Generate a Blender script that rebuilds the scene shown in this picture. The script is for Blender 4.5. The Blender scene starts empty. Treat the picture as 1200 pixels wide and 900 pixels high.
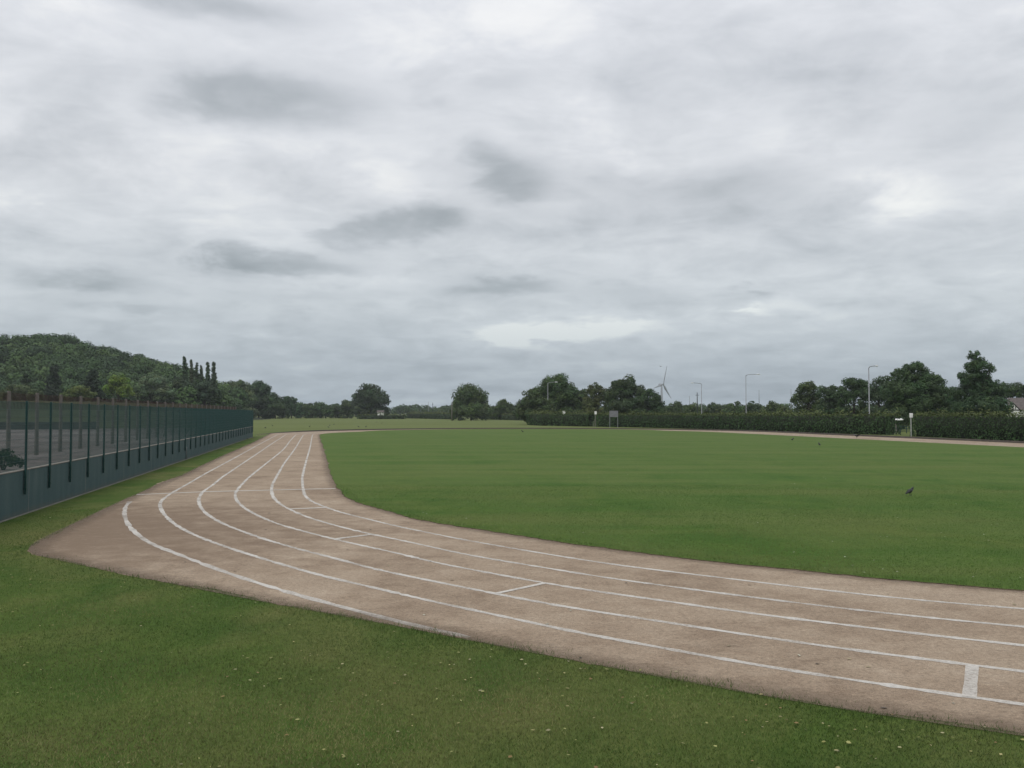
import bpy, bmesh, math, random
import numpy as np
from mathutils import Vector, Matrix

SC = bpy.context.scene
COL = SC.collection
rng = np.random.default_rng(7)
random.seed(7)
R = math.radians

# ------------------------------------------------------------------ camera
FPX, HC = 1006.0, 2.85                       # focal length in photo pixels, eye height
TH = math.atan(34.0 / FPX)                   # tilt: the horizon stands at row 484
cam_d = bpy.data.cameras.new("camera"); cam = bpy.data.objects.new("camera", cam_d); COL.objects.link(cam)
cam.location = (0, 0, HC); cam.rotation_euler = (R(90) + TH, 0, 0)
cam_d.sensor_width = 36; cam_d.lens = 36 * FPX / 1200; cam_d.clip_end = 9000; cam_d.clip_start = 0.1
SC.camera = cam

def ray(x, y):
    cx, cy = (x - 600) / FPX, (450 - y) / FPX
    return cx, math.cos(TH) - cy * math.sin(TH), math.sin(TH) + cy * math.cos(TH)
def G(x, y, z=0.0):                          # photo row/column -> point of the plane at height z
    a, b, c = ray(x, y); t = (z - HC) / c
    return np.array([a * t, b * t])
def P(x, y, D):                              # photo row/column -> point at distance D along +Y
    a, b, c = ray(x, y); t = D / b
    return np.array([a * t, D, HC + c * t])

# ------------------------------------------------------------------ mesh helpers
def mesh_np(name, V, F, mat=None, tint=None, smooth=False):
    V = np.asarray(V, np.float32); F = np.asarray(F, np.int32)
    me = bpy.data.meshes.new(name); n, k = F.shape
    me.vertices.add(len(V)); me.vertices.foreach_set("co", V.ravel())
    me.loops.add(n * k); me.loops.foreach_set("vertex_index", F.ravel())
    me.polygons.add(n)
    me.polygons.foreach_set("loop_start", np.arange(0, n * k, k, dtype=np.int32))
    me.polygons.foreach_set("loop_total", np.full(n, k, np.int32))
    if smooth: me.polygons.foreach_set("use_smooth", np.ones(n, bool))
    me.update(calc_edges=True)
    if tint is not None:
        ca = me.color_attributes.new("tint", "FLOAT_COLOR", "POINT")
        c = np.ones((len(V), 4), np.float32); c[:, :3] = tint
        ca.data.foreach_set("color", c.ravel())
    if mat: me.materials.append(mat)
    return me
def link(name, me, parent=None, loc=(0, 0, 0), rz=0.0):
    o = bpy.data.objects.new(name, me); COL.objects.link(o)
    o.location = loc; o.rotation_euler = (0, 0, rz)
    if parent: o.parent = parent
    return o
class MB:
    """collects shapes into one mesh object"""
    def __init__(s): s.bm = bmesh.new()
    def box(s, x0, x1, y0, y1, z0, z1, bev=0.0, M=None):
        r = bmesh.ops.create_cube(s.bm, size=1)
        T = Matrix.Translation(((x0+x1)/2, (y0+y1)/2, (z0+z1)/2)) @ Matrix.Diagonal((x1-x0, y1-y0, z1-z0, 1))
        bmesh.ops.transform(s.bm, matrix=(M @ T) if M else T, verts=r["verts"])
        if bev:
            es = list({e for v in r["verts"] for e in v.link_edges})
            bmesh.ops.bevel(s.bm, geom=es, offset=bev, segments=1, affect="EDGES")
        return s
    def tube(s, pts, radii, n=8, cap=True):
        pts = [Vector(p) for p in pts]; rings = []
        for i, p in enumerate(pts):
            t = (pts[min(i+1, len(pts)-1)] - pts[max(i-1, 0)]).normalized()
            a = t.cross(Vector((0, 0, 1)) if abs(t.z) < .9 else Vector((0, 1, 0))).normalized(); b = t.cross(a)
            r = radii[i] if hasattr(radii, "__len__") else radii
            ra, rb = r if hasattr(r, "__len__") else (r, r)
            rings.append([s.bm.verts.new(p + a*ra*math.cos(2*math.pi*j/n) + b*rb*math.sin(2*math.pi*j/n)) for j in range(n)])
        for A, B in zip(rings, rings[1:]):
            for j in range(n): s.bm.faces.new((A[j], A[(j+1) % n], B[(j+1) % n], B[j]))
        if cap:
            s.bm.faces.new(rings[0][::-1]); s.bm.faces.new(rings[-1])
        return s
    def poly(s, pts):
        s.bm.faces.new([s.bm.verts.new(p) for p in pts]); return s
    def prism(s, pts, vec):                  # extrude a planar outline
        a = [s.bm.verts.new(p) for p in pts]; b = [s.bm.verts.new(Vector(p) + Vector(vec)) for p in pts]
        n = len(pts)
        s.bm.faces.new(a[::-1]); s.bm.faces.new(b)
        for i in range(n): s.bm.faces.new((a[i], a[(i+1) % n], b[(i+1) % n], b[i]))
        return s
    def mesh(s, name, mat, smooth=False):
        me = bpy.data.meshes.new(name)
        bmesh.ops.recalc_face_normals(s.bm, faces=s.bm.faces); s.bm.to_mesh(me); s.bm.free()
        if smooth:
            for p in me.polygons: p.use_smooth = True
        me.materials.append(mat); return me
    def build(s, name, mat, parent=None, smooth=False, loc=(0, 0, 0), rz=0.0):
        return link(name, s.mesh(name, mat, smooth), parent, loc, rz)
def tag(o, label, cat, group=None, kind=None):
    o["label"] = label; o["category"] = cat
    if group: o["group"] = group
    if kind: o["kind"] = kind
    return o
def thing(name, label, cat, loc=(0, 0, 0), rz=0.0, group=None):
    return tag(link(name, None, None, loc, rz), label, cat, group)
def struct(o, label, cat): return tag(o, label, cat, kind="structure")
def dup(o, parent):
    c = o.copy(); COL.objects.link(c); c.parent = parent; return c

# ------------------------------------------------------------------ materials
def new_mat(name):
    m = bpy.data.materials.new(name); m.use_nodes = True
    nt = m.node_tree; nt.nodes.clear()
    out = nt.nodes.new("ShaderNodeOutputMaterial"); b = nt.nodes.new("ShaderNodeBsdfPrincipled")
    nt.links.new(b.outputs[0], out.inputs[0])
    return m, nt, b, out
class NB:
    """little node builder"""
    def __init__(s, nt): s.nt = nt; s.L = nt.links
    def n(s, t, **k):
        x = s.nt.nodes.new(t)
        for a, v in k.items(): setattr(x, a, v)
        return x
    def put(s, sock, v):
        if isinstance(v, bpy.types.NodeSocket): s.L.new(v, sock)
        elif v is not None: sock.default_value = v
    def m(s, op, a, b=None, c=None, clamp=False):
        x = s.n("ShaderNodeMath", operation=op, use_clamp=clamp)
        s.put(x.inputs[0], a); s.put(x.inputs[1], b); s.put(x.inputs[2], c)
        return x.outputs[0]
    def noise(s, vec, scale, detail=4, rough=.55, dist=0.0, dims="3D"):
        x = s.n("ShaderNodeTexNoise", noise_dimensions=dims)
        s.put(x.inputs["Vector"], vec); s.put(x.inputs["Scale"], scale); s.put(x.inputs["Detail"], detail)
        s.put(x.inputs["Roughness"], rough); s.put(x.inputs["Distortion"], dist)
        return x.outputs["Fac"]
    def ramp(s, fac, stops, interp="LINEAR"):
        x = s.n("ShaderNodeValToRGB"); x.color_ramp.interpolation = interp; e = x.color_ramp.elements
        while len(e) < len(stops): e.new(.5)
        for el, (p, c) in zip(e, stops):
            el.position = p; el.color = (c, c, c, 1) if not hasattr(c, "__len__") else (*c, 1)
        s.put(x.inputs[0], fac); return x.outputs[0]
    def mix(s, fac, a, b, mode="MIX"):
        x = s.n("ShaderNodeMix", data_type="RGBA", blend_type=mode)
        s.put(x.inputs[0], fac)
        for sock, v in ((x.inputs[6], a), (x.inputs[7], b)):
            s.put(sock, v if isinstance(v, bpy.types.NodeSocket) else (*v, 1))
        return x.outputs[2]
    def map(s, vec, scale=(1, 1, 1), rot=(0, 0, 0), loc=(0, 0, 0)):
        x = s.n("ShaderNodeMapping"); s.put(x.inputs[0], vec)
        x.inputs["Scale"].default_value = scale; x.inputs["Rotation"].default_value = rot; x.inputs["Location"].default_value = loc
        return x.outputs[0]
    def pos(s): return s.n("ShaderNodeNewGeometry").outputs["Position"]
    def obj(s): return s.n("ShaderNodeTexCoord").outputs["Object"]
    def bump(s, h, strength, dist):
        x = s.n("ShaderNodeBump"); s.put(x.inputs["Height"], h)
        x.inputs["Strength"].default_value = strength; x.inputs["Distance"].default_value = dist
        return x.outputs[0]
def simple(name, col, rough=.6, metal=0.0, var=.12, scale=3.0, spec=.3):
    m, nt, b, out = new_mat(name); N = NB(nt)
    f = N.noise(N.obj(), scale, 6, .65)
    c0 = tuple(x*(1-var*2) for x in col); c1 = tuple(min(1, x*(1+var*2)) for x in col)
    N.L.new(N.ramp(f, [(.3, c0), (.7, c1)]), b.inputs["Base Color"])
    b.inputs["Roughness"].default_value = rough; b.inputs["Metallic"].default_value = metal
    b.inputs["Specular IOR Level"].default_value = spec
    return m
def mat_tint(name, rough=.75, spec=.25, gain=(1, 1, 1)):
    m, nt, b, out = new_mat(name); N = NB(nt)
    a = N.n("ShaderNodeAttribute", attribute_name="tint")
    N.L.new(N.mix(1.0, a.outputs["Color"], gain, "MULTIPLY"), b.inputs["Base Color"])
    b.inputs["Roughness"].default_value = rough; b.inputs["Specular IOR Level"].default_value = spec
    return m
M_LEAF = mat_tint("foliage", gain=(1.12, 1.24, .98))
M_BLADE = mat_tint("grass_blade", .7, .2)
M_DRY = mat_tint("dry_leaf", .6, .3)
M_BARK = simple("bark", (.036, .030, .024), .9, var=.2, scale=2)
M_GREEN = simple("green_steel_paint", (.012, .045, .042), .5, var=.1)
M_WIRE = simple("green_wire", (.014, .052, .050), .5, var=.08)
M_WALL_CONC = simple("concrete", (.18, .17, .15), .9, var=.14, scale=6)
M_POSTC = simple("post_concrete", (.145, .132, .118), .9, var=.16, scale=5)
M_RUST = simple("rusty_wire", (.055, .032, .026), .9, var=.25, scale=2)
M_DKWIRE = simple("dull_wire", (.10, .09, .08), .8, var=.1)
M_GALV = simple("galvanised_steel", (.24, .25, .26), .5, .3, var=.08, scale=1.5)
M_LAMP = simple("lamp_housing", (.62, .64, .64), .45, var=.05)
M_WHITE = simple("white_paint", (.72, .72, .70), .55, var=.05)
M_PALE = simple("weathered_pale_paint", (.42, .43, .41), .7)
M_SIGN = simple("grey_sign_panel", (.17, .17, .185), .6, var=.08)
M_TURB = simple("turbine_paint", (.27, .29, .31), .5, var=.03, scale=.1)
M_CROW = simple("black_feather", (.010, .010, .012), .45, var=.2, scale=20, spec=.5)
M_ROOF = simple("roof_tile", (.11, .095, .09), .85, var=.15, scale=2)
M_TIMBER = simple("black_timber", (.02, .018, .017), .8)
M_GLASS = simple("window_glass", (.03, .035, .04), .15, spec=.6)
M_DARK = simple("dark_rail", (.035, .045, .045), .8)

def mat_grass(name, infield):
    m, nt, b, out = new_mat(name); N = NB(nt); p = N.pos()
    big = N.noise(p, .16, 4, .6, .6); mid = N.noise(N.map(p, (1, .7, 1)), .85, 5, .65, .4)
    fine = N.noise(p, 9, 5, .75); vfine = N.noise(p, 70, 3, .7)
    if infield:
        g0, g1, dry = (.044, .102, .014), (.070, .132, .020), (.128, .145, .040)
    else:
        g0, g1, dry = (.052, .096, .017), (.080, .122, .024), (.148, .146, .052)
    c = N.mix(N.ramp(mid, [(.35, 0.), (.65, 1.)]), g0, g1)
    dm = N.m("ADD", N.m("MULTIPLY", big, .75), N.m("MULTIPLY", mid, .25))
    c = N.mix(N.m("MULTIPLY", N.ramp(dm, [(.46, 0.), (.66, 1.)]), .55 if infield else .85), c, dry)
    if infield:                              # mowing stripes along the straights and the wear beyond
        s = N.map(p, (1, 1, 1), (0, 0, R(-12.3)))
        sx = N.n("ShaderNodeSeparateXYZ"); N.put(sx.inputs[0], s)
        w = N.m("SINE", N.m("MULTIPLY", N.m("ADD", sx.outputs[0], N.m("MULTIPLY", big, 1.6)), 1.15))
        c = N.mix(N.m("MULTIPLY_ADD", w, .27, .27), c, (.082, .134, .028))
        w2 = N.noise(N.map(p, (.035, .30, 1), (0, 0, R(6))), 1.0, 4, .6)
        c = N.mix(N.m("MULTIPLY", N.ramp(w2, [(.44, 0.), (.64, 1.)]), .66), c, (.118, .146, .040))
        w3 = N.noise(N.map(p, (.05, .55, 1), (0, 0, R(-4)), (3, 8, 0)), 1.0, 5, .65)
        c = N.mix(N.m("MULTIPLY", N.ramp(w3, [(.50, 0.), (.70, 1.)]), .30), c, (.040, .090, .014))
    sy = N.n("ShaderNodeSeparateXYZ"); N.put(sy.inputs[0], p)
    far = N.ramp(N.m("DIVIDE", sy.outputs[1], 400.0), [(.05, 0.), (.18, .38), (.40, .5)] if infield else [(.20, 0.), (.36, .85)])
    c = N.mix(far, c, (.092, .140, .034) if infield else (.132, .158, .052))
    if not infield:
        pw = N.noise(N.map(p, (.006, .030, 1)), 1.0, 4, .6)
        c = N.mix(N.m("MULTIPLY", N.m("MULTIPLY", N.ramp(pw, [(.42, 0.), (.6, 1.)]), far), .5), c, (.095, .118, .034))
    c = N.mix(.75, c, N.ramp(fine, [(.25, .55), (.5, 1.), (.8, 1.4)]), "MULTIPLY")
    c = N.mix(.5, c, N.ramp(vfine, [(.25, .6), (.75, 1.35)]), "MULTIPLY")
    N.L.new(c, b.inputs["Base Color"]); b.inputs["Roughness"].default_value = .9
    b.inputs["Specular IOR Level"].default_value = .1
    N.L.new(N.bump(N.m("ADD", fine, vfine), .5, .03), b.inputs["Normal"])
    return m
M_GRASS = mat_grass("mown_grass", False)
M_INFIELD = mat_grass("infield_grass", True)

def cinder_color(N, p):
    big = N.noise(p, .22, 5, .6, .8); mid = N.noise(p, 1.3, 6, .7, .3)
    fine = N.noise(p, 16, 5, .75); grit = N.noise(p, 110, 2, .6)
    streak = N.noise(N.map(p, (.5, 2.2, 1), (0, 0, R(35))), 1.0, 5, .7)
    c = N.ramp(N.m("ADD", N.m("MULTIPLY", big, .5), N.m("MULTIPLY", mid, .5)),
               [(.34, (.215, .158, .112)), (.50, (.322, .250, .182)), (.66, (.400, .322, .242))])
    c = N.mix(N.m("MULTIPLY", N.ramp(streak, [(.50, 0.), (.74, 1.)]), .28), c, (.165, .122, .086))
    c = N.mix(.8, c, N.ramp(fine, [(.30, .62), (.5, 1.), (.72, 1.30)]), "MULTIPLY")
    c = N.mix(.8, c, N.ramp(grit, [(.30, .55), (.5, 1.), (.74, 1.5)]), "MULTIPLY")
    far_ = N.n("ShaderNodeVectorMath", operation="DISTANCE"); N.put(far_.inputs[0], p); far_.inputs[1].default_value = (-11.5, 20.5, 0)
    damp = N.ramp(N.m("ADD", N.m("DIVIDE", far_.outputs["Value"], 9.0), N.m("MULTIPLY", N.m("SUBTRACT", mid, .5), 1.2)), [(.35, .8), (1.0, 0.)])
    c = N.mix(damp, c, (.195, .143, .102))       # less used, earthy corner
    scuff = N.noise(N.map(p, (1.0, 3.2, 1), (0, 0, R(42))), 2.6, 6, .75)
    c = N.mix(N.m("MULTIPLY", N.ramp(scuff, [(.56, 0.), (.72, 1.)]), .5), c, (.43, .36, .28))
    c = N.mix(N.m("MULTIPLY", N.ramp(N.noise(p, 34, 3, .6), [(.70, 0.), (.78, 1.)]), .5), c, (.110, .086, .064))
    return c, fine, grit
m, nt, b, out = new_mat("cinder_track"); N = NB(nt); p = N.pos()
c, fine, grit = cinder_color(N, p)
N.L.new(c, b.inputs["Base Color"]); b.inputs["Roughness"].default_value = .95; b.inputs["Specular IOR Level"].default_value = .1
N.L.new(N.bump(N.m("ADD", fine, N.m("MULTIPLY", grit, .4)), .5, .02), b.inputs["Normal"])
M_TRACK = m

m, nt, b, out = new_mat("chalk_line"); N = NB(nt); p = N.pos()
wear = N.m("ADD", N.m("MULTIPLY", N.noise(p, .9, 4, .6), .52), N.m("MULTIPLY", N.noise(p, 22, 5, .8), .48))
a = N.ramp(wear, [(.37, .22), (.47, .62), (.56, .90)])
b.inputs["Base Color"].default_value = (.60, .57, .52, 1); b.inputs["Roughness"].default_value = .9
N.L.new(a, b.inputs["Alpha"])
M_LINE = m
M_MARK = m.copy(); M_MARK.name = 'fresh_chalk'
for n_ in M_MARK.node_tree.nodes:
    if n_.type == 'VALTORGB': n_.color_ramp.elements[0].color = (.45, .45, .45, 1); n_.color_ramp.elements[1].color = (.85, .85, .85, 1)

m, nt, b, out = new_mat("painted_wall"); N = NB(nt); p = N.obj()
st = N.noise(N.map(p, (1.2, 1, .25)), 1.5, 5, .65); f = N.noise(p, 14, 4, .7)
c = N.ramp(st, [(.3, (.042, .078, .082)), (.5, (.054, .094, .097)), (.72, (.072, .112, .112))])
c = N.mix(.4, c, N.ramp(f, [(.3, .75), (.7, 1.2)]), "MULTIPLY")
sx = N.n("ShaderNodeSeparateXYZ"); N.put(sx.inputs[0], p)     # block joints and splashed soil near the foot
j = N.m("LESS_THAN", N.m("FRACT", N.m("DIVIDE", sx.outputs[0], 6.0)), .006)
c = N.mix(N.m("MULTIPLY", j, .7), c, (.20, .20, .18))
splash = N.ramp(N.m("SUBTRACT", N.m("MULTIPLY", N.noise(p, 3, 4, .7), .35), sx.outputs[2]), [(.0, 0.), (.18, .6)])
c = N.mix(splash, c, (.10, .10, .075))
N.L.new(c, b.inputs["Base Color"]); b.inputs["Roughness"].default_value = .75; b.inputs["Specular IOR Level"].default_value = .25
N.L.new(N.bump(f, .25, .01), b.inputs["Normal"])
M_WALL = m

m, nt, b, out = new_mat("yard_gravel"); N = NB(nt); p = N.pos()
c = N.ramp(N.noise(p, .12, 5, .65), [(.35, (.155, .128, .118)), (.5, (.23, .198, .185)), (.68, (.36, .325, .305))])
c = N.mix(.8, c, N.ramp(N.noise(p, 2.2, 4, .8), [(.3, .5), (.7, 1.45)]), "MULTIPLY")
N.L.new(c, b.inputs["Base Color"]); b.inputs["Roughness"].default_value = .95
M_GRAVEL = m
M_SOIL = simple("turf_edge_soil", (.10, .078, .052), .95, var=.3, scale=6)
M_DSOIL = simple("damp_soil", (.045, .036, .026), .95, var=.3, scale=3)
M_BANK = simple("bank_grass", (.048, .062, .028), .95, var=.2, scale=.15, spec=.1)
M_HILL = simple("hill_ground", (.040, .052, .026), .95, var=.2, scale=.05, spec=.1)

# ------------------------------------------------------------------ plan of the track (metres on the ground)
def dense(pts, step=.4, sig=0.0):
    pts = np.asarray(pts, float)
    d = np.r_[0, np.cumsum(np.linalg.norm(np.diff(pts, axis=0), axis=1))]
    n = max(3, int(d[-1] / step)); t = np.linspace(0, d[-1], n)
    q = np.c_[np.interp(t, d, pts[:, 0]), np.interp(t, d, pts[:, 1])]
    if sig:
        k = int(3 * sig / step); w = np.exp(-.5 * (np.arange(-k, k+1) * step / sig) ** 2); w /= w.sum()
        a = np.vstack([2*q[0] - q[k:0:-1], q, 2*q[-1] - q[-2:-k-2:-1]])
        q = np.c_[np.convolve(a[:, 0], w, "valid"), np.convolve(a[:, 1], w, "valid")]
    return q
def smooth_far(q, sig_of):                    # variable-width smoothing: traced points scatter more the farther they are
    return q
dv = np.array([-.2210, .9753]); nv = np.array([.9753, .2210])     # along and across the straights
def px(*a): return [G(x, y) for x, y in a]
T_IN = px((377,518.7),(381,532),(385,549),(388.7,560),(396,573),(406.7,582),(420,589),(433,594),(450,598),(483,607.5),(517,614),(550,620),(600,627.5),(640,633.5),(683,640),(717,645),(767,651),(800,654.5),(867,662),(917,667.5),(967,672.5),(1000,676),(1067,683),(1133,688),(1200,692.5))
T_L = [
 px((364,522.7),(360,536),(356,550.7),(354,561),(355,572),(357,581),(365,588),(380,594),(400,601),(433,609),(467,617.5),(500,624),(533,631),(567,637),(600,642.7),(667,654),(733,664),(800,672),(867,680),(933,688),(1000,696),(1089,705),(1200,714)),
 px((346.7,525),(333,542.7),(325,557),(319,568),(318,575),(320,583),(328,591),(341,598),(358,605.5),(375,611),(400,618),(433,626),(467,632.7),(500,640),(533,647.5),(558,652.5),(600,659.5),(650,667.5),(700,676),(750,683),(800,689.5),(850,696.5),(900,702.5),(950,709),(1000,715),(1067,722),(1133,729),(1200,735)),
 px((333,527),(320,536.7),(300,552.7),(290,561),(280,571.5),(275,579),(277.5,587.5),(286.7,596),(300,603.5),(316.7,611),(333,616.7),(358,623.5),(383,630),(400,634),(433,641.7),(467,648.5),(492,655.5),(517,661),(550,667.5),(600,676.5),(633,683),(667,688.3),(700,694),(733,698.3),(767,702.7),(800,707.5),(833,713),(867,717.5),(900,721.7),(933,726),(967,730),(1000,733.7),(1067,742.5),(1133,749.5),(1200,757)),
 px((320,519),(300,532.7),(280,546),(260,559.5),(250,568),(236.7,577),(232.5,585),(234,593),(240,601),(250,608),(267,616.7),(283,622.5),(308,631.7),(333,639),(358,646),(383,652),(400,656.5),(433,666),(467,673.3),(500,680),(533,686.7),(567,693.3),(600,700),(633,706.7),(667,712.5),(700,717.5),(733,722.5),(767,727.5),(800,732.5),(833,738),(867,743.5),(900,748),(933,753),(967,758),(1000,762.3),(1044,768),(1089,774),(1133,779),(1200,787.5)),
 px((324,510),(300,522.7),(280,534),(260,544.7),(240,555.5),(220,567.3),(200,578.5),(188.5,587),(187,593),(191,601.5),(199,610),(208,617),(225,626),(242,633),(267,642),(292,650),(317,658),(342,665),(367,672.5),(400,680.7),(425,686),(450,691.7),(483,700),(517,707.5),(542,713),(567,718),(600,725),(633,732.3),(667,740),(700,746.3),(733,752),(767,758),(800,764),(833,770.5),(867,776.7),(900,782.5),(933,787.5),(967,792.7),(1000,797.7),(1044,804),(1089,811),(1133,817),(1167,821),(1200,826.3)),
]
T_L6 = px((152,588),(147,594),(145.5,602),(148,611),(153,619),(161,626.5),(171,634),(184,640.5),(200,646.5),(240,662),(260,669.5),(300,683),(350,698),(400,711.5),(440,722),(480,732),(516,740),(550,747.5))
T_OUT = px((317,508),(300,517),(280,526),(260,534.5),(240,544),(213,557.5),(198,562.5),(183,569),(167,577),(150,584),(125,596),(100,608),(75,620),(50,632),(30,643),(25,647),(32,649.5),(50,652),(75,656.5),(100,662.5),(130,669),(160,675),(200,683),(240,690.5),(280,699.5),(330,708.5),(400,720.5),(450,730),(500,738.5),(540,747.5),(600,759.5),(640,767),(690,776),(740,785.5),(800,797),(830,803),(865,810),(930,821),(1000,832),(1050,839.5),(1100,848),(1150,855),(1200,861))
# the oval: the left straight's inner edge, the far bend, the right straight back, the near bend out of the frame
A0 = np.array([-25.05, 112.0]); RB = 28.75; CF = A0 + RB * nv
EXT = np.array([(8.2,13.8),(18,9.5),(29,9.0),(39.5,13.5),(46,22),(48.5,33),(47.6,45),(45.0,58)])
def spline(P_, n=12):
    P_ = np.asarray(P_); Q = []
    E = np.vstack([2*P_[0]-P_[1], P_, 2*P_[-1]-P_[-2]])
    for i in range(1, len(E)-2):
        p0, p1, p2, p3 = E[i-1:i+3]
        for t in np.linspace(0, 1, n, endpoint=False):
            Q.append(.5*((2*p1)+(-p0+p2)*t+(2*p0-5*p1+4*p2-p3)*t*t+(-p0+3*p1-3*p2+p3)*t**3))
    Q.append(E[-2]); return np.array(Q)
def offset(C, o):                             # move a curve to the right of its direction (outwards)
    t = np.gradient(C, axis=0); t /= np.linalg.norm(t, axis=1)[:, None]
    return C + o * np.c_[t[:, 1], -t[:, 0]]
def full_line(traced, o, sig=.55):
    """closed loop: traced near part, unseen near bend, right straight, far bend, left straight"""
    st0 = A0 - o*nv; tr = np.asarray(traced, float)
    head = [st0 + dv*k for k in (0., -8., -16., -24.)]; head = [h for h in head if h[1] > tr[0][1] + 8]
    raw = np.vstack([head, tr]) if head else tr
    fine_, soft = dense(raw, .12, sig), dense(raw, .12, 7.0)
    w_ = np.clip((fine_[:, 1] - 40) / 22, 0, 1)[:, None]; near = fine_*(1-w_) + soft*w_
    e = spline(EXT); lead = e[1] - e[0]; lead = lead / np.linalg.norm(lead)
    ext = offset(e, o); w = np.linspace(1, 0, len(ext))[:, None] ** 2
    ext = ext + (near[-1] - ext[0]) * w
    rs0 = A0 + 2*RB*nv
    ang = np.linspace(0, math.pi, 40)
    bend = np.array([CF + (RB + o) * (math.cos(a) * nv + math.sin(a) * dv) for a in ang])
    left = np.array([A0 - o*nv, near[0]]) if near[0][1] < 110 else np.array([near[0]+dv*.5, near[0]])
    return near, np.vstack([ext[1:], bend]), left
def loop_of(traced, o, sig=.55):
    near, mid, left = full_line(traced, o, sig)
    tail = dense([left[0], left[1]], 2.0)[1:-1]
    return np.vstack([near, mid, tail])
def strip(C, w, z, closed=False, rag=.20):
    C = np.asarray(C); r_ = np.random.default_rng(len(C)); rag = rag if len(C) > 40 else .02; w = w * np.clip(1 + rag*r_.normal(size=len(C)), .5, 1.5)[:, None]; t = np.gradient(C, axis=0); t /= np.linalg.norm(t, axis=1)[:, None]
    nn = np.c_[t[:, 1], -t[:, 0]]; a, b_ = C + nn*w/2, C - nn*w/2; n = len(C)
    V = np.vstack([np.c_[a, np.full(n, z)], np.c_[b_, np.full(n, z)]])
    i = np.arange(n-1); F = np.c_[i, i+1, i+1+n, i+n]
    if closed: F = np.vstack([F, [[n-1, 0, n, 2*n-1]]])
    return V, F
def fill(name, loop, z, mat, skirt=0.0, skirt_mat=None):
    bm = bmesh.new(); vs = [bm.verts.new((x, y, z)) for x, y in loop]
    es = [bm.edges.new((vs[i], vs[(i+1) % len(vs)])) for i in range(len(vs))]
    bmesh.ops.triangle_fill(bm, edges=es, use_beauty=True)
    for f in bm.faces:
        if f.normal.z < 0: f.normal_flip()
    if skirt:
        lo = [bm.verts.new((x, y, z - skirt)) for x, y in loop]; n = len(vs)
        for i in range(n):
            f = bm.faces.new((vs[i], vs[(i+1) % n], lo[(i+1) % n], lo[i])); f.material_index = 1
    me = bpy.data.meshes.new(name); bm.to_mesh(me); bm.free(); me.materials.append(mat)
    if skirt_mat: me.materials.append(skirt_mat)
    return link(name, me)
def wobble(C, amp, seed):                     # ragged turf edge
    r = np.random.default_rng(seed); n = len(C); k = r.normal(size=n)
    k = .6*k + .4*np.convolve(np.r_[k, k], np.ones(9)/3, "same")[:n]
    t = np.gradient(C, axis=0); t /= np.linalg.norm(t, axis=1)[:, None] + 1e-9
    k = k*amp + .05*np.convolve(np.r_[r.normal(size=n)]*2, np.ones(7)/7, 'same')
    return C + np.c_[t[:, 1], -t[:, 0]] * k[:, None]

BASE_IN = loop_of(T_IN, 0.0, .8); LOOP_IN = wobble(BASE_IN[::2], .03, 1)
near, mid, left = full_line(T_OUT, 8.0, .3)
BASE_OUT = np.vstack([near, mid, dense([left[0], near[0]], 2.)[1:-1]]); BASE_OUT = dense(np.vstack([BASE_OUT, BASE_OUT[:1]]), .25, .6)[:-1]; LOOP_OUT = wobble(BASE_OUT, .03, 2)

V = []; S = 4500.0                            # ground: one sheet to the horizon
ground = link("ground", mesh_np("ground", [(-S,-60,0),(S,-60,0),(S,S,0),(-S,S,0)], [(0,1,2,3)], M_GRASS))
struct(ground, "mown green grass field reaching to the far trees", "ground")
track = fill("running_track", LOOP_OUT, .004, M_TRACK)
struct(track, "beige brown cinder running track curving round the grass", "track")
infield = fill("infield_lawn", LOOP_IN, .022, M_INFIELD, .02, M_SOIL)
struct(infield, "bright green mown infield inside the running track", "lawn")
for i, T in enumerate(T_L):
    C = loop_of(T, (.92, 2.07, 3.05, 4.35, 5.5)[i], .55)
    V_, F_ = strip(C, .105, .008, True)
    o = link("lane_line", mesh_np("lane_line", V_, F_, M_LINE), track); o["kind"] = "structure"
V_, F_ = strip(dense(T_L6, .25, .3), .12, .008)
o = link("lane_line", mesh_np("lane_line", V_, F_, M_LINE), track); o["kind"] = "structure"
for pts, w in (([(160,580),(241,576.5),(320,574.5),(393,572.8)], .20), ([(337,597),(382.5,595)], .17), ([(393,632),(437,626.5)], .15),
               ([(582,696),(638,684)], .10), ([(1136,818),(1139.5,780)], .13)):
    V_, F_ = strip(dense(px(*pts), .2), w, .012)
    o = link("start_mark", mesh_np("start_mark", V_, F_, M_MARK if w > .155 or w == .15 and False else M_LINE), track); o["kind"] = "structure"

m, nt, b, out = new_mat("border_soil"); N = NB(nt); p = N.pos()
at = N.n("ShaderNodeAttribute", attribute_name="tint").outputs["Fac"]
al_ = N.ramp(N.m("ADD", N.m("MULTIPLY", at, .8), N.m("MULTIPLY", N.m("SUBTRACT", N.noise(p, 5, 6, .75), .5), .9)), [(.2, 0.), (.85, .62)])
N.L.new(N.ramp(N.noise(p, 20, 5, .75), [(.3, (.110, .078, .053)), (.7, (.215, .160, .112))]), b.inputs["Base Color"])
N.L.new(al_, b.inputs["Alpha"]); b.inputs["Roughness"].default_value = .95
M_BORDER = m
def border(loop, inward, w):
    L2 = dense(np.vstack([loop, loop[:1]]), .3, .5); a = offset(L2, -.06*inward); q = offset(L2, w*inward); k = len(L2)
    V = np.vstack([np.c_[a, np.full(k, .010)], np.c_[q, np.full(k, .010)]]); i = np.arange(k-1)
    t = np.repeat(np.r_[np.ones(k), np.zeros(k)][:, None], 3, axis=1)
    o = link("soil_border", mesh_np("soil_border", V, np.c_[i, i+1, i+1+k, i+k], M_BORDER, t), track); o["kind"] = "structure"
def sgn(loop):                                # orientation of a loop
    x, y = loop.T; return np.sign(np.sum(x*np.roll(y, -1) - np.roll(x, -1)*y))
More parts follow.
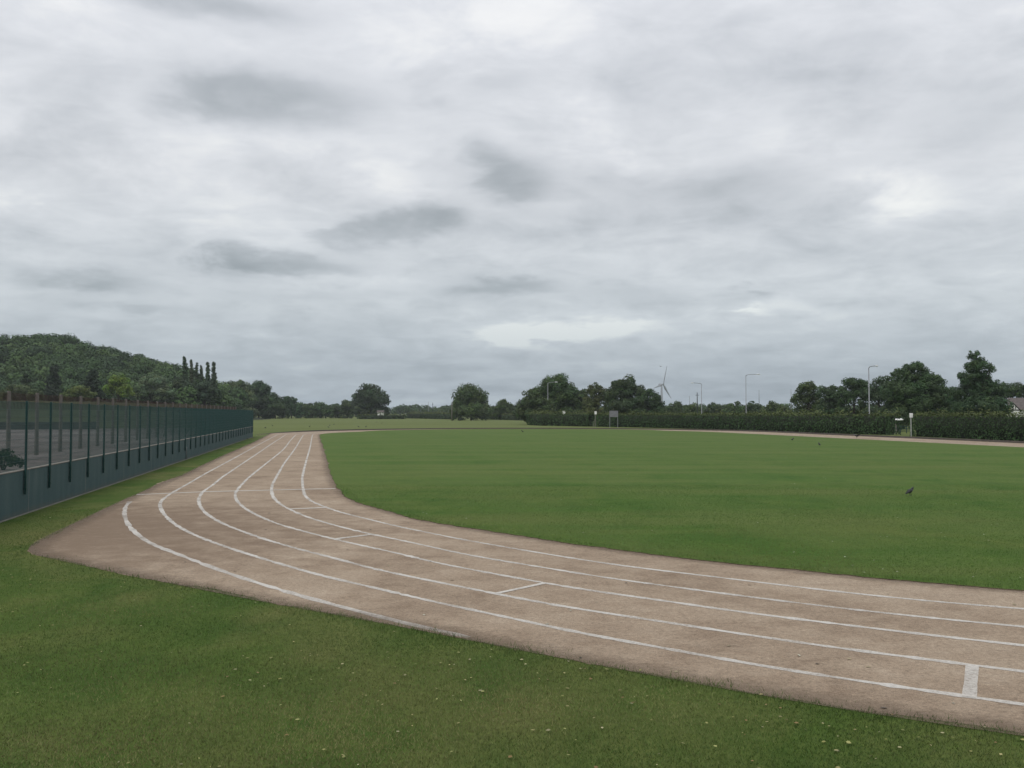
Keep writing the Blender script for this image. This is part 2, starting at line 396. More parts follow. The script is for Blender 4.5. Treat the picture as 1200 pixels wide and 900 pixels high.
border(BASE_IN, sgn(LOOP_IN), .50); border(BASE_OUT, -sgn(LOOP_OUT), .60)
def ridge(name, C, prof, mat, label, cat):
    C = np.asarray(C); t = np.gradient(C, axis=0); t /= np.linalg.norm(t, axis=1)[:, None]; nn = np.c_[t[:, 1], -t[:, 0]]; n = len(C)
    tp = np.clip(np.minimum(np.arange(n), n-1-np.arange(n))/(n*.12), 0, 1); tp = tp*tp*(3-2*tp)
    V = np.vstack([np.c_[C + nn*u, -.02 + (z+.02)*tp] for u, z in prof]); i = np.arange(n-1)
    F = np.vstack([np.c_[i+k*n, i+1+k*n, i+1+(k+1)*n, i+(k+1)*n] for k in range(len(prof)-1)])
    struct(link(name, mesh_np(name, V, F, mat, smooth=True)), label, cat)
arc = lambda rr, a0, a1: np.array([CF + rr*(math.cos(a)*nv + math.sin(a)*dv) for a in np.linspace(R(a0), R(a1), 60)])
ridge("turf_ridge", arc(RB-1.2, 20, 150), [(-1.8, -.02), (-.6, .10), (.2, .15), (.7, .12), (1.15, -.02)], M_INFIELD, "low turf ridge on the inside of the far bend", "lawn")
e_ = np.vstack([offset(spline(EXT), 8.0)[40:], arc(RB+8.0, 0, 178)])
ridge("soil_ridge", e_, [(-.5, -.02), (-.1, .19), (.25, .19), (.7, -.02)], M_DSOIL, "dark low soil ridge round the outside of the far bend", "soil ridge")

def inside(pts, loop):
    x, y = pts[:, 0], pts[:, 1]; r = np.zeros(len(pts), bool)
    A, B = loop, np.roll(loop, -1, axis=0)
    for (x0, y0), (x1, y1) in zip(A, B):
        if y0 == y1: continue
        c = ((y0 > y) != (y1 > y)) & (x < (x1-x0)*(y-y0)/(y1-y0) + x0); r ^= c
    return r
def edge_dist(pts, loop):
    near = loop[(loop[:, 1] < 34) & (np.abs(loop[:, 0]) < 40)]
    out = np.full(len(pts), 9.0)
    for s in range(0, len(pts), 20000):
        d = pts[s:s+20000, None, :] - near[None, ::2, :]
        out[s:s+20000] = np.sqrt((d**2).sum(2).min(1))
    return out

# ------------------------------------------------------------------ grass blades near the camera, and dropped leaves
def scatter(n, d0, d1, a=44):
    u = rng.random(n); D = d0 * (d1/d0) ** u                      # density falls with distance
    az = rng.uniform(-R(a), R(a), n)
    return np.c_[D*np.tan(az)*.95, D]
def vnoise(p, s, seed):
    r = np.random.default_rng(seed); g = r.random((64, 64)); q = p*s + 1000
    i = np.floor(q).astype(int); f = q - i; f = f*f*(3-2*f)
    a = g[i[:,0]%64, i[:,1]%64]; b = g[(i[:,0]+1)%64, i[:,1]%64]; c = g[i[:,0]%64, (i[:,1]+1)%64]; d = g[(i[:,0]+1)%64, (i[:,1]+1)%64]
    return (a*(1-f[:,0])+b*f[:,0])*(1-f[:,1]) + (c*(1-f[:,0])+d*f[:,0])*f[:,1]
def blades(p, base, h, w, tint):
    n = len(p); a = rng.uniform(0, 2*math.pi, n); l = rng.normal(0, .45, (n, 2)) * h[:, None]
    s = np.c_[np.cos(a), np.sin(a)] * w[:, None] / 2
    V = np.empty((n, 3, 3)); V[:, 0, :2] = p - s; V[:, 1, :2] = p + s; V[:, 2, :2] = p + l
    V[:, 0, 2] = V[:, 1, 2] = base; V[:, 2, 2] = base + h
    return V.reshape(-1, 3), np.arange(3*n).reshape(-1, 3), np.repeat(tint, 3, axis=0)
def grass_set(name, pts, base, loop, infield, label):
    d = edge_dist(pts, loop); n = len(pts); D = pts[:, 1]
    edge = np.clip(1 - d/.45, 0, 1)
    h = rng.uniform(.012, .030, n) * (1 + 1.5*edge*rng.random(n)*(1 + 1.3*(vnoise(pts, 2.2, 6) > .62))); w = rng.uniform(.003, .006, n) * (1 + D/26)
    dry = np.clip(.95*vnoise(pts, .35, 3) + .6*vnoise(pts, 1.2, 4) - .47 + rng.normal(0, .16, n), 0, 1) * (1 - .8*edge) * (.6 if infield else 1)
    g = np.array([.049, .113, .016]) if infield else np.array([.058, .108, .022])
    t = g[None]*(1-dry[:, None]) + np.array([.215, .205, .085])[None]*dry[:, None]
    t *= (rng.uniform(.78, 1.24, n) * (1 - .10*edge) * (.74 + .52*vnoise(pts*(.7, 1.3), .8, 5)))[:, None]
    V, F, T = blades(pts, base, h, w, t)
    o = link(name, mesh_np(name, V, F, M_BLADE, T)); tag(o, label, "grass", kind="stuff")
p = scatter(640000, 5.5, 26); q_ = p + rng.normal(0, 1, p.shape)*np.where(rng.random(len(p)) < .3, .16, .05)[:, None]; m_ = ~inside(q_, LOOP_OUT) & (p[:, 1] > 0)
wallx = lambda Y: (-13.36 + (Y - 22.4) * -.2187)
m_ &= p[:, 0] > wallx(p[:, 1]) + .1
grass_set("grass", p[m_], 0, LOOP_OUT, False, "short mown grass with dry patches in front of the track")
p = scatter(420000, 12.5, 34, 40); m_ = inside(p + rng.normal(0, 1, p.shape)*np.where(rng.random(len(p)) < .3, .11, .04)[:, None], LOOP_IN)
grass_set("grass", p[m_], .02, LOOP_IN, True, "short bright green grass along the infield edge")

def fallen(pts, base, name, label, pal, smin, smax):
    n = len(pts); a = rng.uniform(0, 6.28, n); L = rng.uniform(smin, smax, n); W = L*rng.uniform(.35, .7, n)
    e = np.c_[np.cos(a), np.sin(a)]; f = np.c_[-e[:, 1], e[:, 0]]
    V = np.empty((n, 6, 3)); prof = [(-.5, 0, .0), (-.1, .5, .30), (.25, .42, .34), (.5, 0, .12), (.25, -.42, .1), (-.1, -.5, .05)]
    curl = rng.uniform(.1, .6, n)
    for k, (u, v, z) in enumerate(prof):
        V[:, k, :2] = pts + e*(u*L)[:, None] + f*(v*W)[:, None]; V[:, k, 2] = base + .006 + z*W*curl*1.6
    pal = np.array(pal); t = pal[rng.integers(0, len(pal), n)] * rng.uniform(.5, 1.0, n)[:, None]
    o = link(name, mesh_np(name, V.reshape(-1, 3), np.arange(6*n).reshape(-1, 6), M_DRY, np.repeat(t, 6, axis=0)))
    tag(o, label, "leaves", kind="stuff")
p = scatter(2500, 6.0, 24); m_ = ~inside(p, LOOP_OUT) & (p[:, 0] > wallx(p[:, 1]) + .2)
p = p[m_]; p = p[vnoise(p, .5, 9) + rng.normal(0, .2, len(p)) > .42]
fallen(p, .020, "fallen_leaves", "pale dry leaves scattered over the foreground grass", [(.34,.34,.12),(.38,.34,.14),(.27,.26,.08),(.24,.16,.06),(.40,.37,.20)], .016, .05)
p = scatter(420, 8, 30, 36); m_ = inside(p, LOOP_OUT) & ~inside(p, LOOP_IN); p = p[m_]
p = p[rng.random(len(p)) < .30]
fallen(p, .006, "fallen_leaves", "few pale and brown leaves lying on the cinder track", [(.45,.42,.32),(.09,.07,.05),(.36,.30,.18),(.06,.06,.045)], .04, .08)
p = scatter(1500, 13, 60, 36); m_ = inside(p, LOOP_IN); p = p[m_]; p = p[vnoise(p, .3, 12) + rng.normal(0, .15, len(p)) > .58]
fallen(p, .05, "clover_flowers", "pale clover heads dotted over the infield grass", [(.42,.44,.30),(.34,.36,.22)], .03, .06)

# ------------------------------------------------------------------ foliage
def quads(C, Nrm, size, tint):
    n = len(C); r = rng.normal(size=(n, 3)); Nrm = Nrm / (np.linalg.norm(Nrm, axis=1)[:, None] + 1e-9)
    a = np.cross(Nrm, r); a /= np.linalg.norm(a, axis=1)[:, None] + 1e-9; b = np.cross(Nrm, a)
    s = (size * rng.uniform(.6, 1.3, n))[:, None]; V = np.empty((n, 4, 3))
    V[:, 0] = C - a*s*.62; V[:, 1] = C + b*s*.42 + a*s*.08; V[:, 2] = C + a*s*.62; V[:, 3] = C - b*s*.42 - a*s*.05
    return V.reshape(-1, 3), np.arange(4*n).reshape(-1, 4), np.repeat(tint, 4, axis=0)
def sph(n):
    v = rng.normal(size=(n, 3)); return v / np.linalg.norm(v, axis=1)[:, None]
def crown_pts(ells, size, col, dens=1.0, droop=0.0, clump=.36, cmul=1.0):
    """leaf centres, normals, tints for crown masses (cx,cy,cz,rx,ry,rz)"""
    Cs, Ns, Ts = [], [], []
    for (cx, cy, cz, rx, ry, rz) in ells:
        c0 = np.array([cx, cy, cz]); rr = np.array([rx, ry, rz])
        rm = (rx*ry*rz) ** (1/3)
        nc = int(np.clip(34 * (rm / 4) ** .8 * cmul, 12, 90))
        d = sph(nc); d[:, 2] = np.abs(d[:, 2]) * np.where(rng.random(nc) < .25, -1, 1); k = rng.uniform(.50, .86, nc)[:, None]
        cc = c0 + d * rr * k; cr = rm * clump * rng.uniform(.6, 1.2, nc)
        area = 4*math.pi*cr**2; nl = np.maximum(12, (area / size**2 * .95 * dens)).astype(int)
        for i in range(nc):
            n = nl[i]; u = sph(n); rad = cr[i] * rng.uniform(.62, 1.08, n)[:, None] * (1, 1, .8)
            if droop: rad[:, 2] *= 1 + droop
            q = cc[i] + u * rad; q[:, 2] -= droop * np.abs(rng.normal(0, cr[i]*.6, n))
            ct = np.array(col) * rng.uniform(.72, 1.30) * np.array([rng.uniform(.88, 1.14), 1, rng.uniform(.85, 1.1)])
            Cs.append(q); Ns.append(u + rng.normal(0, .35, (n, 3)) + (0, 0, .2)); Ts.append(ct[None] * rng.uniform(.8, 1.22, n)[:, None])
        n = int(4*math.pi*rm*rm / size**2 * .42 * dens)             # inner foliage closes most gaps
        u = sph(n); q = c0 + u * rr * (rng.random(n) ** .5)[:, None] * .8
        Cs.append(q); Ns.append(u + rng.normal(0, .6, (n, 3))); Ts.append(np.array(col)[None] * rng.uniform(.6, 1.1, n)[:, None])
    return np.vstack(Cs), np.vstack(Ns), np.vstack(Ts)
def foliage_mesh(name, ells, size, col, zmin=.15, **k):
    C, Nn, T = crown_pts(ells, size, col, **k); m = C[:, 2] > zmin
    return mesh_np(name, *_q(C[m], Nn[m], size, T[m]))
def _q(C, Nn, size, T):
    V, F, t = quads(C, Nn, size, T); return V, F, M_LEAF, t
def tree(name, label, D, ells_px, col, base=0.0, size=None, depth=.85, trunk_w=None, group=None, cat="tree", skirt=True, **k):
    """ells_px: crown masses given as column, row, half width, half height in photo pixels at distance D"""
    size = size or max(.17, D * .00155)
    ext = (min(e[0]-e[2] for e in ells_px), max(e[0]+e[2] for e in ells_px))
    if skirt: ells_px = list(ells_px) + [((ext[0]*.74+ext[1]*.26), 484, (ext[1]-ext[0])*.30, 9), ((ext[0]*.26+ext[1]*.74), 484.5, (ext[1]-ext[0])*.30, 8.5)]
    xs = [e[0] for e in ells_px]; wsum = sum(e[2] for e in ells_px); x0 = sum(e[0]*e[2] for e in ells_px) / wsum
    X0 = P(x0, 484, D)[0]; E = []; col = np.array(col) * (rng.uniform(.86, 1.18), rng.uniform(.96, 1.06), rng.uniform(.85, 1.1))
    for j, e in enumerate(ells_px):
        q = P(e[0], e[1], D); rx, rz = e[2]*D/FPX, e[3]*D/FPX
        E.append((q[0]-X0, (0 if j == 0 else rng.uniform(-.35, .35)*rx), q[2]-base, rx, rx*depth, rz))
    root = thing(name, label, cat, (X0, D, base), 0, group)
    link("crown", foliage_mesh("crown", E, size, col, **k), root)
    top = max(e[2]+e[5]*.5 for e in E); tw = trunk_w or max(.10, .021*top)
    t = MB(); jx = rng.normal(0, .15, 4)
    t.tube([(0, 0, -.2), (jx[0]*.4, 0, top*.25), (jx[1], jx[2]*.5, top*.55), (jx[2], jx[3], top*.8)], [tw*1.35, tw, tw*.55, tw*.06], 7)
    for e in E[:6]:
        for s in range(3):
            h0 = top*rng.uniform(.22, .5)
            tgt = Vector((e[0]+rng.uniform(-.6, .6)*e[3], e[1]+rng.uniform(-.6, .6)*e[4], e[2]+rng.uniform(-.2, .6)*e[5]))
            t.tube([(jx[0]*.4, 0, h0), Vector((0, 0, h0)).lerp(tgt, .5)+Vector((0, 0, .3)), tgt], [tw*.5, tw*.3, tw*.08], 5)
    t.build("trunk", M_BARK, root)
    return root
G_DARK, G_MID, G_OLIVE = (.036, .060, .030), (.046, .074, .034), (.064, .086, .036)
G_YEL, G_GREY, G_BROWN, G_PALE = (.105, .135, .036), (.092, .112, .074), (.060, .076, .038), (.105, .120, .062)
# -- far left line, behind the field
TR = [
 ("broadleaf_tree", "dark bushy tree standing just behind the far end of the green fence", 395, [(252,468,17,14),(262,474,14,11),(240,474,14,11)], G_MID),
 ("pale_topped_tree", "broad tree with pale flowering top beside the poplars", 420, [(276,458,20,13),(270,468,18,15),(290,470,14,12)], (.075,.095,.048)),
 ("broadleaf_tree", "dark domed tree joined to the right side of the pale-topped tree", 440, [(301,458,16,12),(304,472,20,15)], G_DARK),
 ("broadleaf_tree", "sloping dark tree between the domed tree and the small round tree", 430, [(319,470,12,10),(326,478,13,9)], G_DARK),
 ("broadleaf_tree", "small round dark tree at the right foot of the big left clump", 450, [(338,473,10,11),(346,480,9,7)], G_DARK),
 ("broadleaf_tree", "low bushy tree, first of the low row right of the left clump", 468, [(360,480,12,8),(353,483,8,6)], G_DARK),
 ("broadleaf_tree", "low rounded tree, second of the low row right of the left clump", 466, [(376,479.5,11,8.5),(384,482,8,7)], G_MID),
 ("broadleaf_tree", "low flat tree, third of the low row right of the left clump", 470, [(393,481,11,8)], G_DARK),
 ("broadleaf_tree", "low tree touching the left side of the big solitary dome tree", 462, [(407,478,9,10)], G_DARK),
 ("dome_tree", "big solitary dome shaped dark tree beside the tiny white cottage", 440, [(431,466,18,16),(445,472,13,14),(426,476,14,13)], (.034,.052,.028)),
 ("willow_tree", "drooping willow standing alone on the far edge of the field", 330, [(548,465,17,15),(562,470,14,14),(540,475,12,14),(556,480,19,10)], (.050,.074,.036)),
 ("broadleaf_tree", "small round tree right of the drooping willow", 360, [(590,477,11,9),(598,482,8,7),(583,483,7,7)], G_MID),
 ("broadleaf_tree", "broad tree with low spreading branches at the left end of the tall hedge", 214, [(625,468,15,15),(615,476,13,13),(636,478,16,14),(622,487,16,9)], (.050,.064,.034)),
 ("broadleaf_tree", "tall rounded tree behind the leftmost street lamp", 238, [(650,456,22,17),(636,466,16,16),(665,464,17,15),(652,475,28,13)], G_MID),
 ("broadleaf_tree", "mid height tree filling the dip right of the leftmost street lamp", 250, [(680,467,13,13),(690,475,12,12),(672,477,12,10)], G_DARK),
 ("sparse_tree", "brownish loose crowned tree above the small white post sign", 232, [(698,460,13,12),(708,468,12,14),(694,474,13,12)], G_BROWN),
 ("broadleaf_tree", "tall dark tree above the grey notice board", 226, [(733,455,17,16),(722,466,16,16),(745,464,15,15),(734,477,26,11)], G_DARK),
 ("broadleaf_tree", "dark tree just left of the wind turbine", 222, [(762,469,13,13),(771,476,10,11),(752,474,12,12)], G_DARK),
 ("broadleaf_tree", "low tree under the wind turbine blades", 300, [(791,479,12,9),(782,482,8,7)], (.048,.066,.036)),
 ("broadleaf_tree", "low rounded tree left of the thin lamp post with its arm to the left", 310, [(808,481,12,7),(815,482,8,6)], G_MID),
 ("broadleaf_tree", "low wide tree right of the lamp with its arm to the left", 305, [(836,480,12,8.5),(845,482,9,7)], G_DARK),
 ("broadleaf_tree", "low dome tree left of the lamp standing alone against the sky", 300, [(861,479,10,9),(853,483,8,6)], G_MID),
 ("broadleaf_tree", "low tree right behind the lamp standing alone against the sky", 304, [(882,479.5,11,9),(890,482,8,6)], G_DARK),
 ("broadleaf_tree", "low uneven tree at the left foot of the right tree group", 290, [(905,479,11,9),(916,481,9,7)], G_MID),
 ("broadleaf_tree", "bushy tree at the left end of the right tree group", 190, [(946,459,14,14),(938,470,13,14),(956,472,15,14)], G_MID),
 ("broadleaf_tree", "lower dark tree filling between two bushy trees of the right group", 182, [(972,464,17,14),(976,476,18,12)], G_DARK),
 ("broadleaf_tree", "tall dark tree left behind the nearest street lamp", 176, [(1001,454,17,15),(1010,464,15,17),(990,467,14,15)], G_DARK),
 ("broadleaf_tree", "greyish tree right behind the nearest street lamp", 172, [(1030,455,15,16),(1036,468,18,16),(1022,468,14,15)], (.050,.066,.042)),
 ("oak_tree", "broad open crowned oak above the gap in the hedge", 150, [(1071,436,17,14),(1056,446,19,15),(1088,449,20,16),(1072,460,37,17),(1050,468,20,15),(1098,466,19,14),(1074,474,36,14)], (.044,.068,.032)),
 ("broadleaf_tree", "low dark tree between the broad oak and the tall pointed tree", 158, [(1111,466,16,14),(1108,476,18,12)], G_DARK),
 ("pointed_tree", "tallest pointed tree with open ragged top near the white house", 140, [(1142,418,10,10),(1146,431,18,13),(1138,442,18,14),(1150,450,22,16),(1142,464,26,17),(1162,462,19,18),(1146,476,32,13)], (.040,.064,.032)),
 ("broadleaf_tree", "dark tree behind the roof of the white timbered house", 205, [(1182,458,16,10),(1197,460,14,11),(1172,463,12,12)], G_DARK),
]
for t in TR:
    kw = {}
    if t[0] == "willow_tree": kw["droop"] = .35
    if t[0] in ("oak_tree", "pointed_tree", "sparse_tree"): kw.update(dens=.95, clump=.30, cmul=1.5)
    tree(t[0], t[1], t[2], t[3], t[4], **kw)

# ------------------------------------------------------------------ hill with its wood
skx = np.array([-420, -200, 0, 40, 70, 95, 120, 150, 180, 205, 230, 255, 285, 330])
sky_ = np.array([412, 404, 401, 398, 399, 404, 411, 419, 426, 434, 445, 456, 468, 482])
HD = 430.0
hX = (skx - 600)/FPX*HD; hH = np.maximum(0, (484 - sky_)/FPX*HD + HC - 9.5)
def hill_h(X, Y):
    h = np.interp(X * HD/np.maximum(Y, 250), hX, hH, left=hH[0], right=0)
    f = np.where(Y < HD, np.clip((Y-285)/(HD-285), 0, 1), np.clip((720-Y)/(720-HD), 0, 1))
    return h * (f*f*(3-2*f))
nx, ny = 90, 50
gx, gy = np.meshgrid(np.linspace(-520, -100, nx), np.linspace(280, 725, ny)); gz = hill_h(gx, gy) - .05
V = np.c_[gx.ravel(), gy.ravel(), gz.ravel()]; i = np.arange(nx*ny).reshape(ny, nx)
F = np.c_[i[:-1, :-1].ravel(), i[:-1, 1:].ravel(), i[1:, 1:].ravel(), i[1:, :-1].ravel()]
struct(link("hill", mesh_np("hill", V, F, M_HILL, smooth=True)), "wooded hill rising behind the yard on the left", "hill")
def wood(name, label, XY, Hb, rad, cols, size, per=1.0):
    Cs, Ns, Ts = [], [], []
    for (x, y), hb, r in zip(XY, Hb, rad):
        col = np.array(cols[rng.integers(0, len(cols))]) * rng.uniform(.82, 1.12)
        c = np.array([x, y, hb + r*.9])
        for k in range(9):
            d = sph(1)[0]; d[2] = abs(d[2]) if k < 6 else -abs(d[2]); cc = c + d*r*(.62, .62, .55); cr = r*rng.uniform(.36, .58)
            n = int(4*math.pi*cr*cr/size**2*.6*per); u = sph(n); u[:, 2] = np.where(rng.random(n) < .7, np.abs(u[:, 2]), u[:, 2])
            Cs.append(cc + u*cr*rng.uniform(.75, 1.08, n)[:, None]); Ns.append(u + rng.normal(0, .25, (n, 3)))
            Ts.append(col[None]*rng.uniform(.88, 1.12)*rng.uniform(.86, 1.15, n)[:, None])
    o = link(name, mesh_np(name, *_q(np.vstack(Cs), np.vstack(Ns), size, np.vstack(Ts))))
    return tag(o, label, "wood", kind="stuff")
XY = []
while len(XY) < 760:
    x, y = rng.uniform(-470, -100), rng.uniform(292, 452)
    if hill_h(np.array(x), np.array(y)) < 1.0: continue
    if x/y < -.80: continue
    XY.append((x, y))
XY = np.array(XY)
wood("hill_wood", "dense mixed broadleaf wood covering the hill", XY, hill_h(XY[:, 0], XY[:, 1]), rng.uniform(4.0, 7.0, len(XY)),
     [(.034,.060,.028),(.042,.072,.031),(.050,.082,.032),(.030,.050,.028),(.060,.090,.036)], .82)
# low far woods that close the horizon
def band(x0, x1, D0, D1, n, r0, r1):
    x = rng.uniform(x0, x1, n); D = rng.uniform(D0, D1, n); return np.c_[(x-600)/FPX*D, D], rng.uniform(r0, r1, n)
XY, rad = band(340, 640, 700, 860, 190, 4.0, 5.6)
wood("far_wood", "low bluish wood along the horizon left of the willow", XY, np.zeros(len(XY)), rad, [G_DARK, G_MID], 1.3)
XY, rad = band(560, 1290, 420, 520, 290, 3.0, 4.3)
wood("far_wood", "low wood along the horizon beyond the hedges and street lamps", XY, np.zeros(len(XY)), rad, [G_DARK, G_MID, G_OLIVE], .85)
XY, rad = band(-160, 420, 560, 660, 150, 4, 6)
wood("far_wood", "low wood along the horizon behind the fence and the left trees", XY, np.zeros(len(XY)), rad, [G_DARK, G_MID], 1.1)

HT = [
 ("conifer_tree", "dark pointed conifer in front of the hill, left one of the dark pair", 270, [(64,436,7,9),(62,449,10,12),(64,462,13,12)], (.018,.028,.020)),
 ("conifer_tree", "dark broad conifer in front of the hill, right one of the dark pair", 268, [(109,440,7,8),(108,451,10,11),(108,463,12,10)], (.017,.026,.020)),
 ("conifer_tree", "narrow dark conifer low beside the fence left edge of the hill", 280, [(30,446,6,9),(29,460,9,12)], (.022,.034,.022)),
 ("broadleaf_tree", "yellow green rounded tree below the hill right of the dark conifers", 285, [(139,448,14,10),(131,457,12,9),(148,459,10,9)], G_YEL),
 ("broadleaf_tree", "olive spreading bush tree below the hill between the dark conifers", 262, [(92,459,14,8),(80,465,10,7),(102,463,10,7)], (.078,.092,.038)),
 ("broadleaf_tree", "olive bush tree behind the leftmost concrete posts", 262, [(20,459,15,10),(42,463,12,8),(5,464,12,9)], (.062,.078,.036)),
 ("grey_leaved_tree", "grey green soft crowned tree left of the poplars", 300, [(178,450,17,12),(168,459,15,11),(190,460,14,12)], G_GREY),
 ("broadleaf_tree", "dark full tree at the foot of the leftmost poplars", 310, [(212,456,14,13),(204,466,14,10),(222,464,14,11)], (.038,.052,.032)),
 ("broadleaf_tree", "dark full tree at the foot of the rightmost poplars", 315, [(240,456,13,12),(232,466,14,10),(250,464,11,11)], (.036,.050,.032)),
]
for t in HT: tree(*t, skirt=False, dens=1.15)
for x, top, hw, lab in ((216.5,417,3.0,"tallest slim poplar at the left end of the poplar row"), (224.3,421,1.9,"thinnest slim poplar second from the left end of the poplar row"),
                        (230.6,425,2.5,"slim poplar third from the left end of the poplar row"), (236,428,2.4,"shortest sparse poplar in the middle right of the poplar row"),
                        (243.6,424,2.8,"slim poplar second from the right end of the poplar row"), (250.6,424,3.0,"leaning tipped poplar at the right end of the poplar row")):
    n = 15; el = []
    for k in range(n):
        y = top + 3.5 + k*2.9; el.append((x + rng.normal(0, .3), y, hw*1.05*(.45 + .75*min(1, (k+1)/n*2.0))*rng.uniform(.88, 1.12), 4.2))
    tree("poplar_tree", lab, 330, el, (.046, .064, .042), group="poplars below the hill", skirt=False, size=.42, clump=.5)

# ------------------------------------------------------------------ hedges
def hedge(name, label, pts, H, W, col, size, top_rough=.25, group="clipped hedges along the far straight", under=None):
    pts = dense(pts, .5); c0 = pts[len(pts)//2]
    t = np.gradient(pts, axis=0); t /= np.linalg.norm(t, axis=1)[:, None]; nn = np.c_[t[:, 1], -t[:, 0]]
    L = len(pts)*.5; root = thing(name, label, "hedge", (c0[0], c0[1], 0), 0, group)
    n = int(L*(2*H+W)/size**2*1.5); i = rng.integers(0, len(pts), n); f = rng.random(n)
    per = rng.random(n)*(2*H+W); off = np.where(per < H, -W/2, np.where(per < H+W, per-H-W/2, W/2)); z = np.where(per < H, per, np.where(per < H+W, H, per-H-W))
    al = (rng.random(n)-.5)*.6; ends = rng.random(n) < (W*1.6/L); i = np.where(ends, np.where(rng.random(n) < .5, 0, len(pts)-1), i)
    cap = ends & (per < H); rr_ = rng.uniform(-.5, .5, n)*W
    lump = vnoise(np.c_[i*.5, z], .55, 21) - .5; lump2 = vnoise(np.c_[i*.5, off*2], .9, 22) - .5
    q = np.empty((n, 3)); k = 1 + lump*.22
    q[:, :2] = pts[i] - c0 + nn[i]*(off*k + rng.normal(0, size*.35, n))[:, None] + t[i]*al[:, None]
    top = per.clip(H, H+W) == per
    q[cap, :2] = (pts[i] - c0 + nn[i]*rr_[:, None] + t[i]*(np.where(i == 0, -1, 1)*(.25 + np.abs(rng.normal(0, .12, n))))[:, None])[cap]
    q[:, 2] = z + np.where(top, lump2*top_rough*2 + np.abs(rng.normal(0, size*.6, n)) * (1 + 2.2*(vnoise(np.c_[i*.5, off], 1.3, 27) > .68)), rng.normal(0, size*.3, n))
    N3 = np.zeros((n, 3)); N3[:, :2] = nn[i]*np.sign(off)[:, None]; N3[cap, :2] = (t[i]*np.where(i == 0, -1, 1)[:, None])[cap]; N3[top] = (0, 0, 1); N3 += rng.normal(0, .5, (n, 3))
    cl = vnoise(np.c_[i*.5, z*1.5 + off], .8, 23)
    T = np.array(col)[None]*(.7 + .6*cl)[:, None]*rng.uniform(.7, 1.35, n)[:, None]
    pale_top = np.clip((q[:, 2] - H*.86)/(.3*H*.6), 0, 1)[:, None]                # leaf colour turns paler towards the top
    T = T*(1-pale_top) + np.array([.085, .098, .038])[None]*pale_top*rng.uniform(.7, 1.2, n)[:, None]
    ok = q[:, 2] > .02
    link("foliage", mesh_np("foliage", *_q(q[ok], N3[ok], size, T[ok])), root)
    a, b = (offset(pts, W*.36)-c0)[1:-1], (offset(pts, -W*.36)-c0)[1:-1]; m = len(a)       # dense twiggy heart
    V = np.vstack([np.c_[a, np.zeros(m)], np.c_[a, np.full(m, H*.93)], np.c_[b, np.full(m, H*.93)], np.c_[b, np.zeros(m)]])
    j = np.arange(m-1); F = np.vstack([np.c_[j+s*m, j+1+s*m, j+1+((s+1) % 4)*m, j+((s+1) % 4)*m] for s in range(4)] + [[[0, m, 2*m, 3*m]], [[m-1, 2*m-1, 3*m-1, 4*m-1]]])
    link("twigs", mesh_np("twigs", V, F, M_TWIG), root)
    return root
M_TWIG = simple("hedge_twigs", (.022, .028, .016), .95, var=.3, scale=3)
HC_ = (.034, .060, .026)
hedge("hedge", "tall rounded hedge section left of the small white post sign", px((624,498),(640,498.8),(665,499.2),(694,499.8)), 2.75, 2.6, (.038,.064,.028), .26, .5)
hedge("hedge", "long clipped hedge running behind the grey notice board to the gap", px((702,500),(750,500.8),(800,502),(850,503.3),(900,505),(950,506.7),(1000,508.3),(1047,509.6)), 2.58, 2.0, HC_, .21)
hedge("hedge", "clipped hedge right of the gap in front of the white house", px((1077,511.2),(1130,513.5),(1200,516.8),(1300,522),(1420,529)), 2.62, 2.0, HC_, .18)
hedge("hedge", "short low hedge below the tiny white cottage", [G(420,491.1), G(445,491.1), G(474,491.0)], 1.9, 2.2, (.036,.056,.028), .5, .3, "low hedges on the far field edge")
hedge("hedge", "low hedge on the far field edge left of the willow", [G(479,490.2), G(500,490.6), G(532,491.5)], 2.6, 2.4, (.036,.056,.028), .5, .4, "low hedges on the far field edge")
hedge("hedge", "low hedge on the far field edge right of the willow", [G(566,491.4), G(590,492), G(618,492.8)], 2.2, 2.2, (.040,.060,.030), .45, .4, "low hedges on the far field edge")

# ------------------------------------------------------------------ left wall and fences
dv = np.array([-.2137, .9769]); nv = np.array([.9769, .2137])    # the wall runs a little askew of the track
FA = np.array([wallx(13.0), 13.0]); rzF = math.atan2(dv[1], dv[0])
L_ = (102.3 - 13.0)/dv[1]                       # length of the wall
wall = thing("low_wall", "long low blue green painted wall under the green mesh fence", "wall", (FA[0], FA[1], 0), rzF)
MB().box(0, L_, 0, .26, -.1, 1.22, .01).build("wall_face", M_WALL, wall)
MB().box(-.02, L_+.02, -.006, .30, 1.222, 1.25, .008).build("coping", M_WALL_CONC, wall)
MB().box(0, L_, -.075, -.002, -.05, .02, .006).build("footing", M_WALL_CONC, wall)
PITCH = 2.2; s0 = (24.3 - 13.0)/dv[1] - 5*PITCH; NP = int((L_ - s0)/PITCH) + 1
fence = thing("mesh_fence", "tall dark green steel mesh fence with posts bolted to the low wall", "fence", (FA[0], FA[1], 0), rzF)
b_ = MB().box(-.035, .035, -.075, -.017, .56, 3.19, .006)
for z in (.72, 1.05): b_.box(-.05, .05, -.083, -.0165, z-.03, z+.03)
pm = b_.mesh("post", M_GREEN)
mb = MB()
for k in range(int(PITCH/.05)): mb.box(k*.05+.05-.0038, k*.05+.05+.0038, -.050, -.0444, 1.29, 3.16)
for k in range(10):
    z = 1.30 + k*.205; mb.box(.036, PITCH-.036, -.0435, -.037, z-.0035, z+.0035); mb.box(.036, PITCH-.036, -.058, -.0515, z-.0035, z+.0035)
wm = mb.mesh("mesh_panel", M_WIRE)
for k in range(NP):
    link("post", pm, fence, (s0 + k*PITCH, 0, 0))
    if k < NP-1: link("mesh_panel", wm, fence, (s0 + k*PITCH, 0, 0))
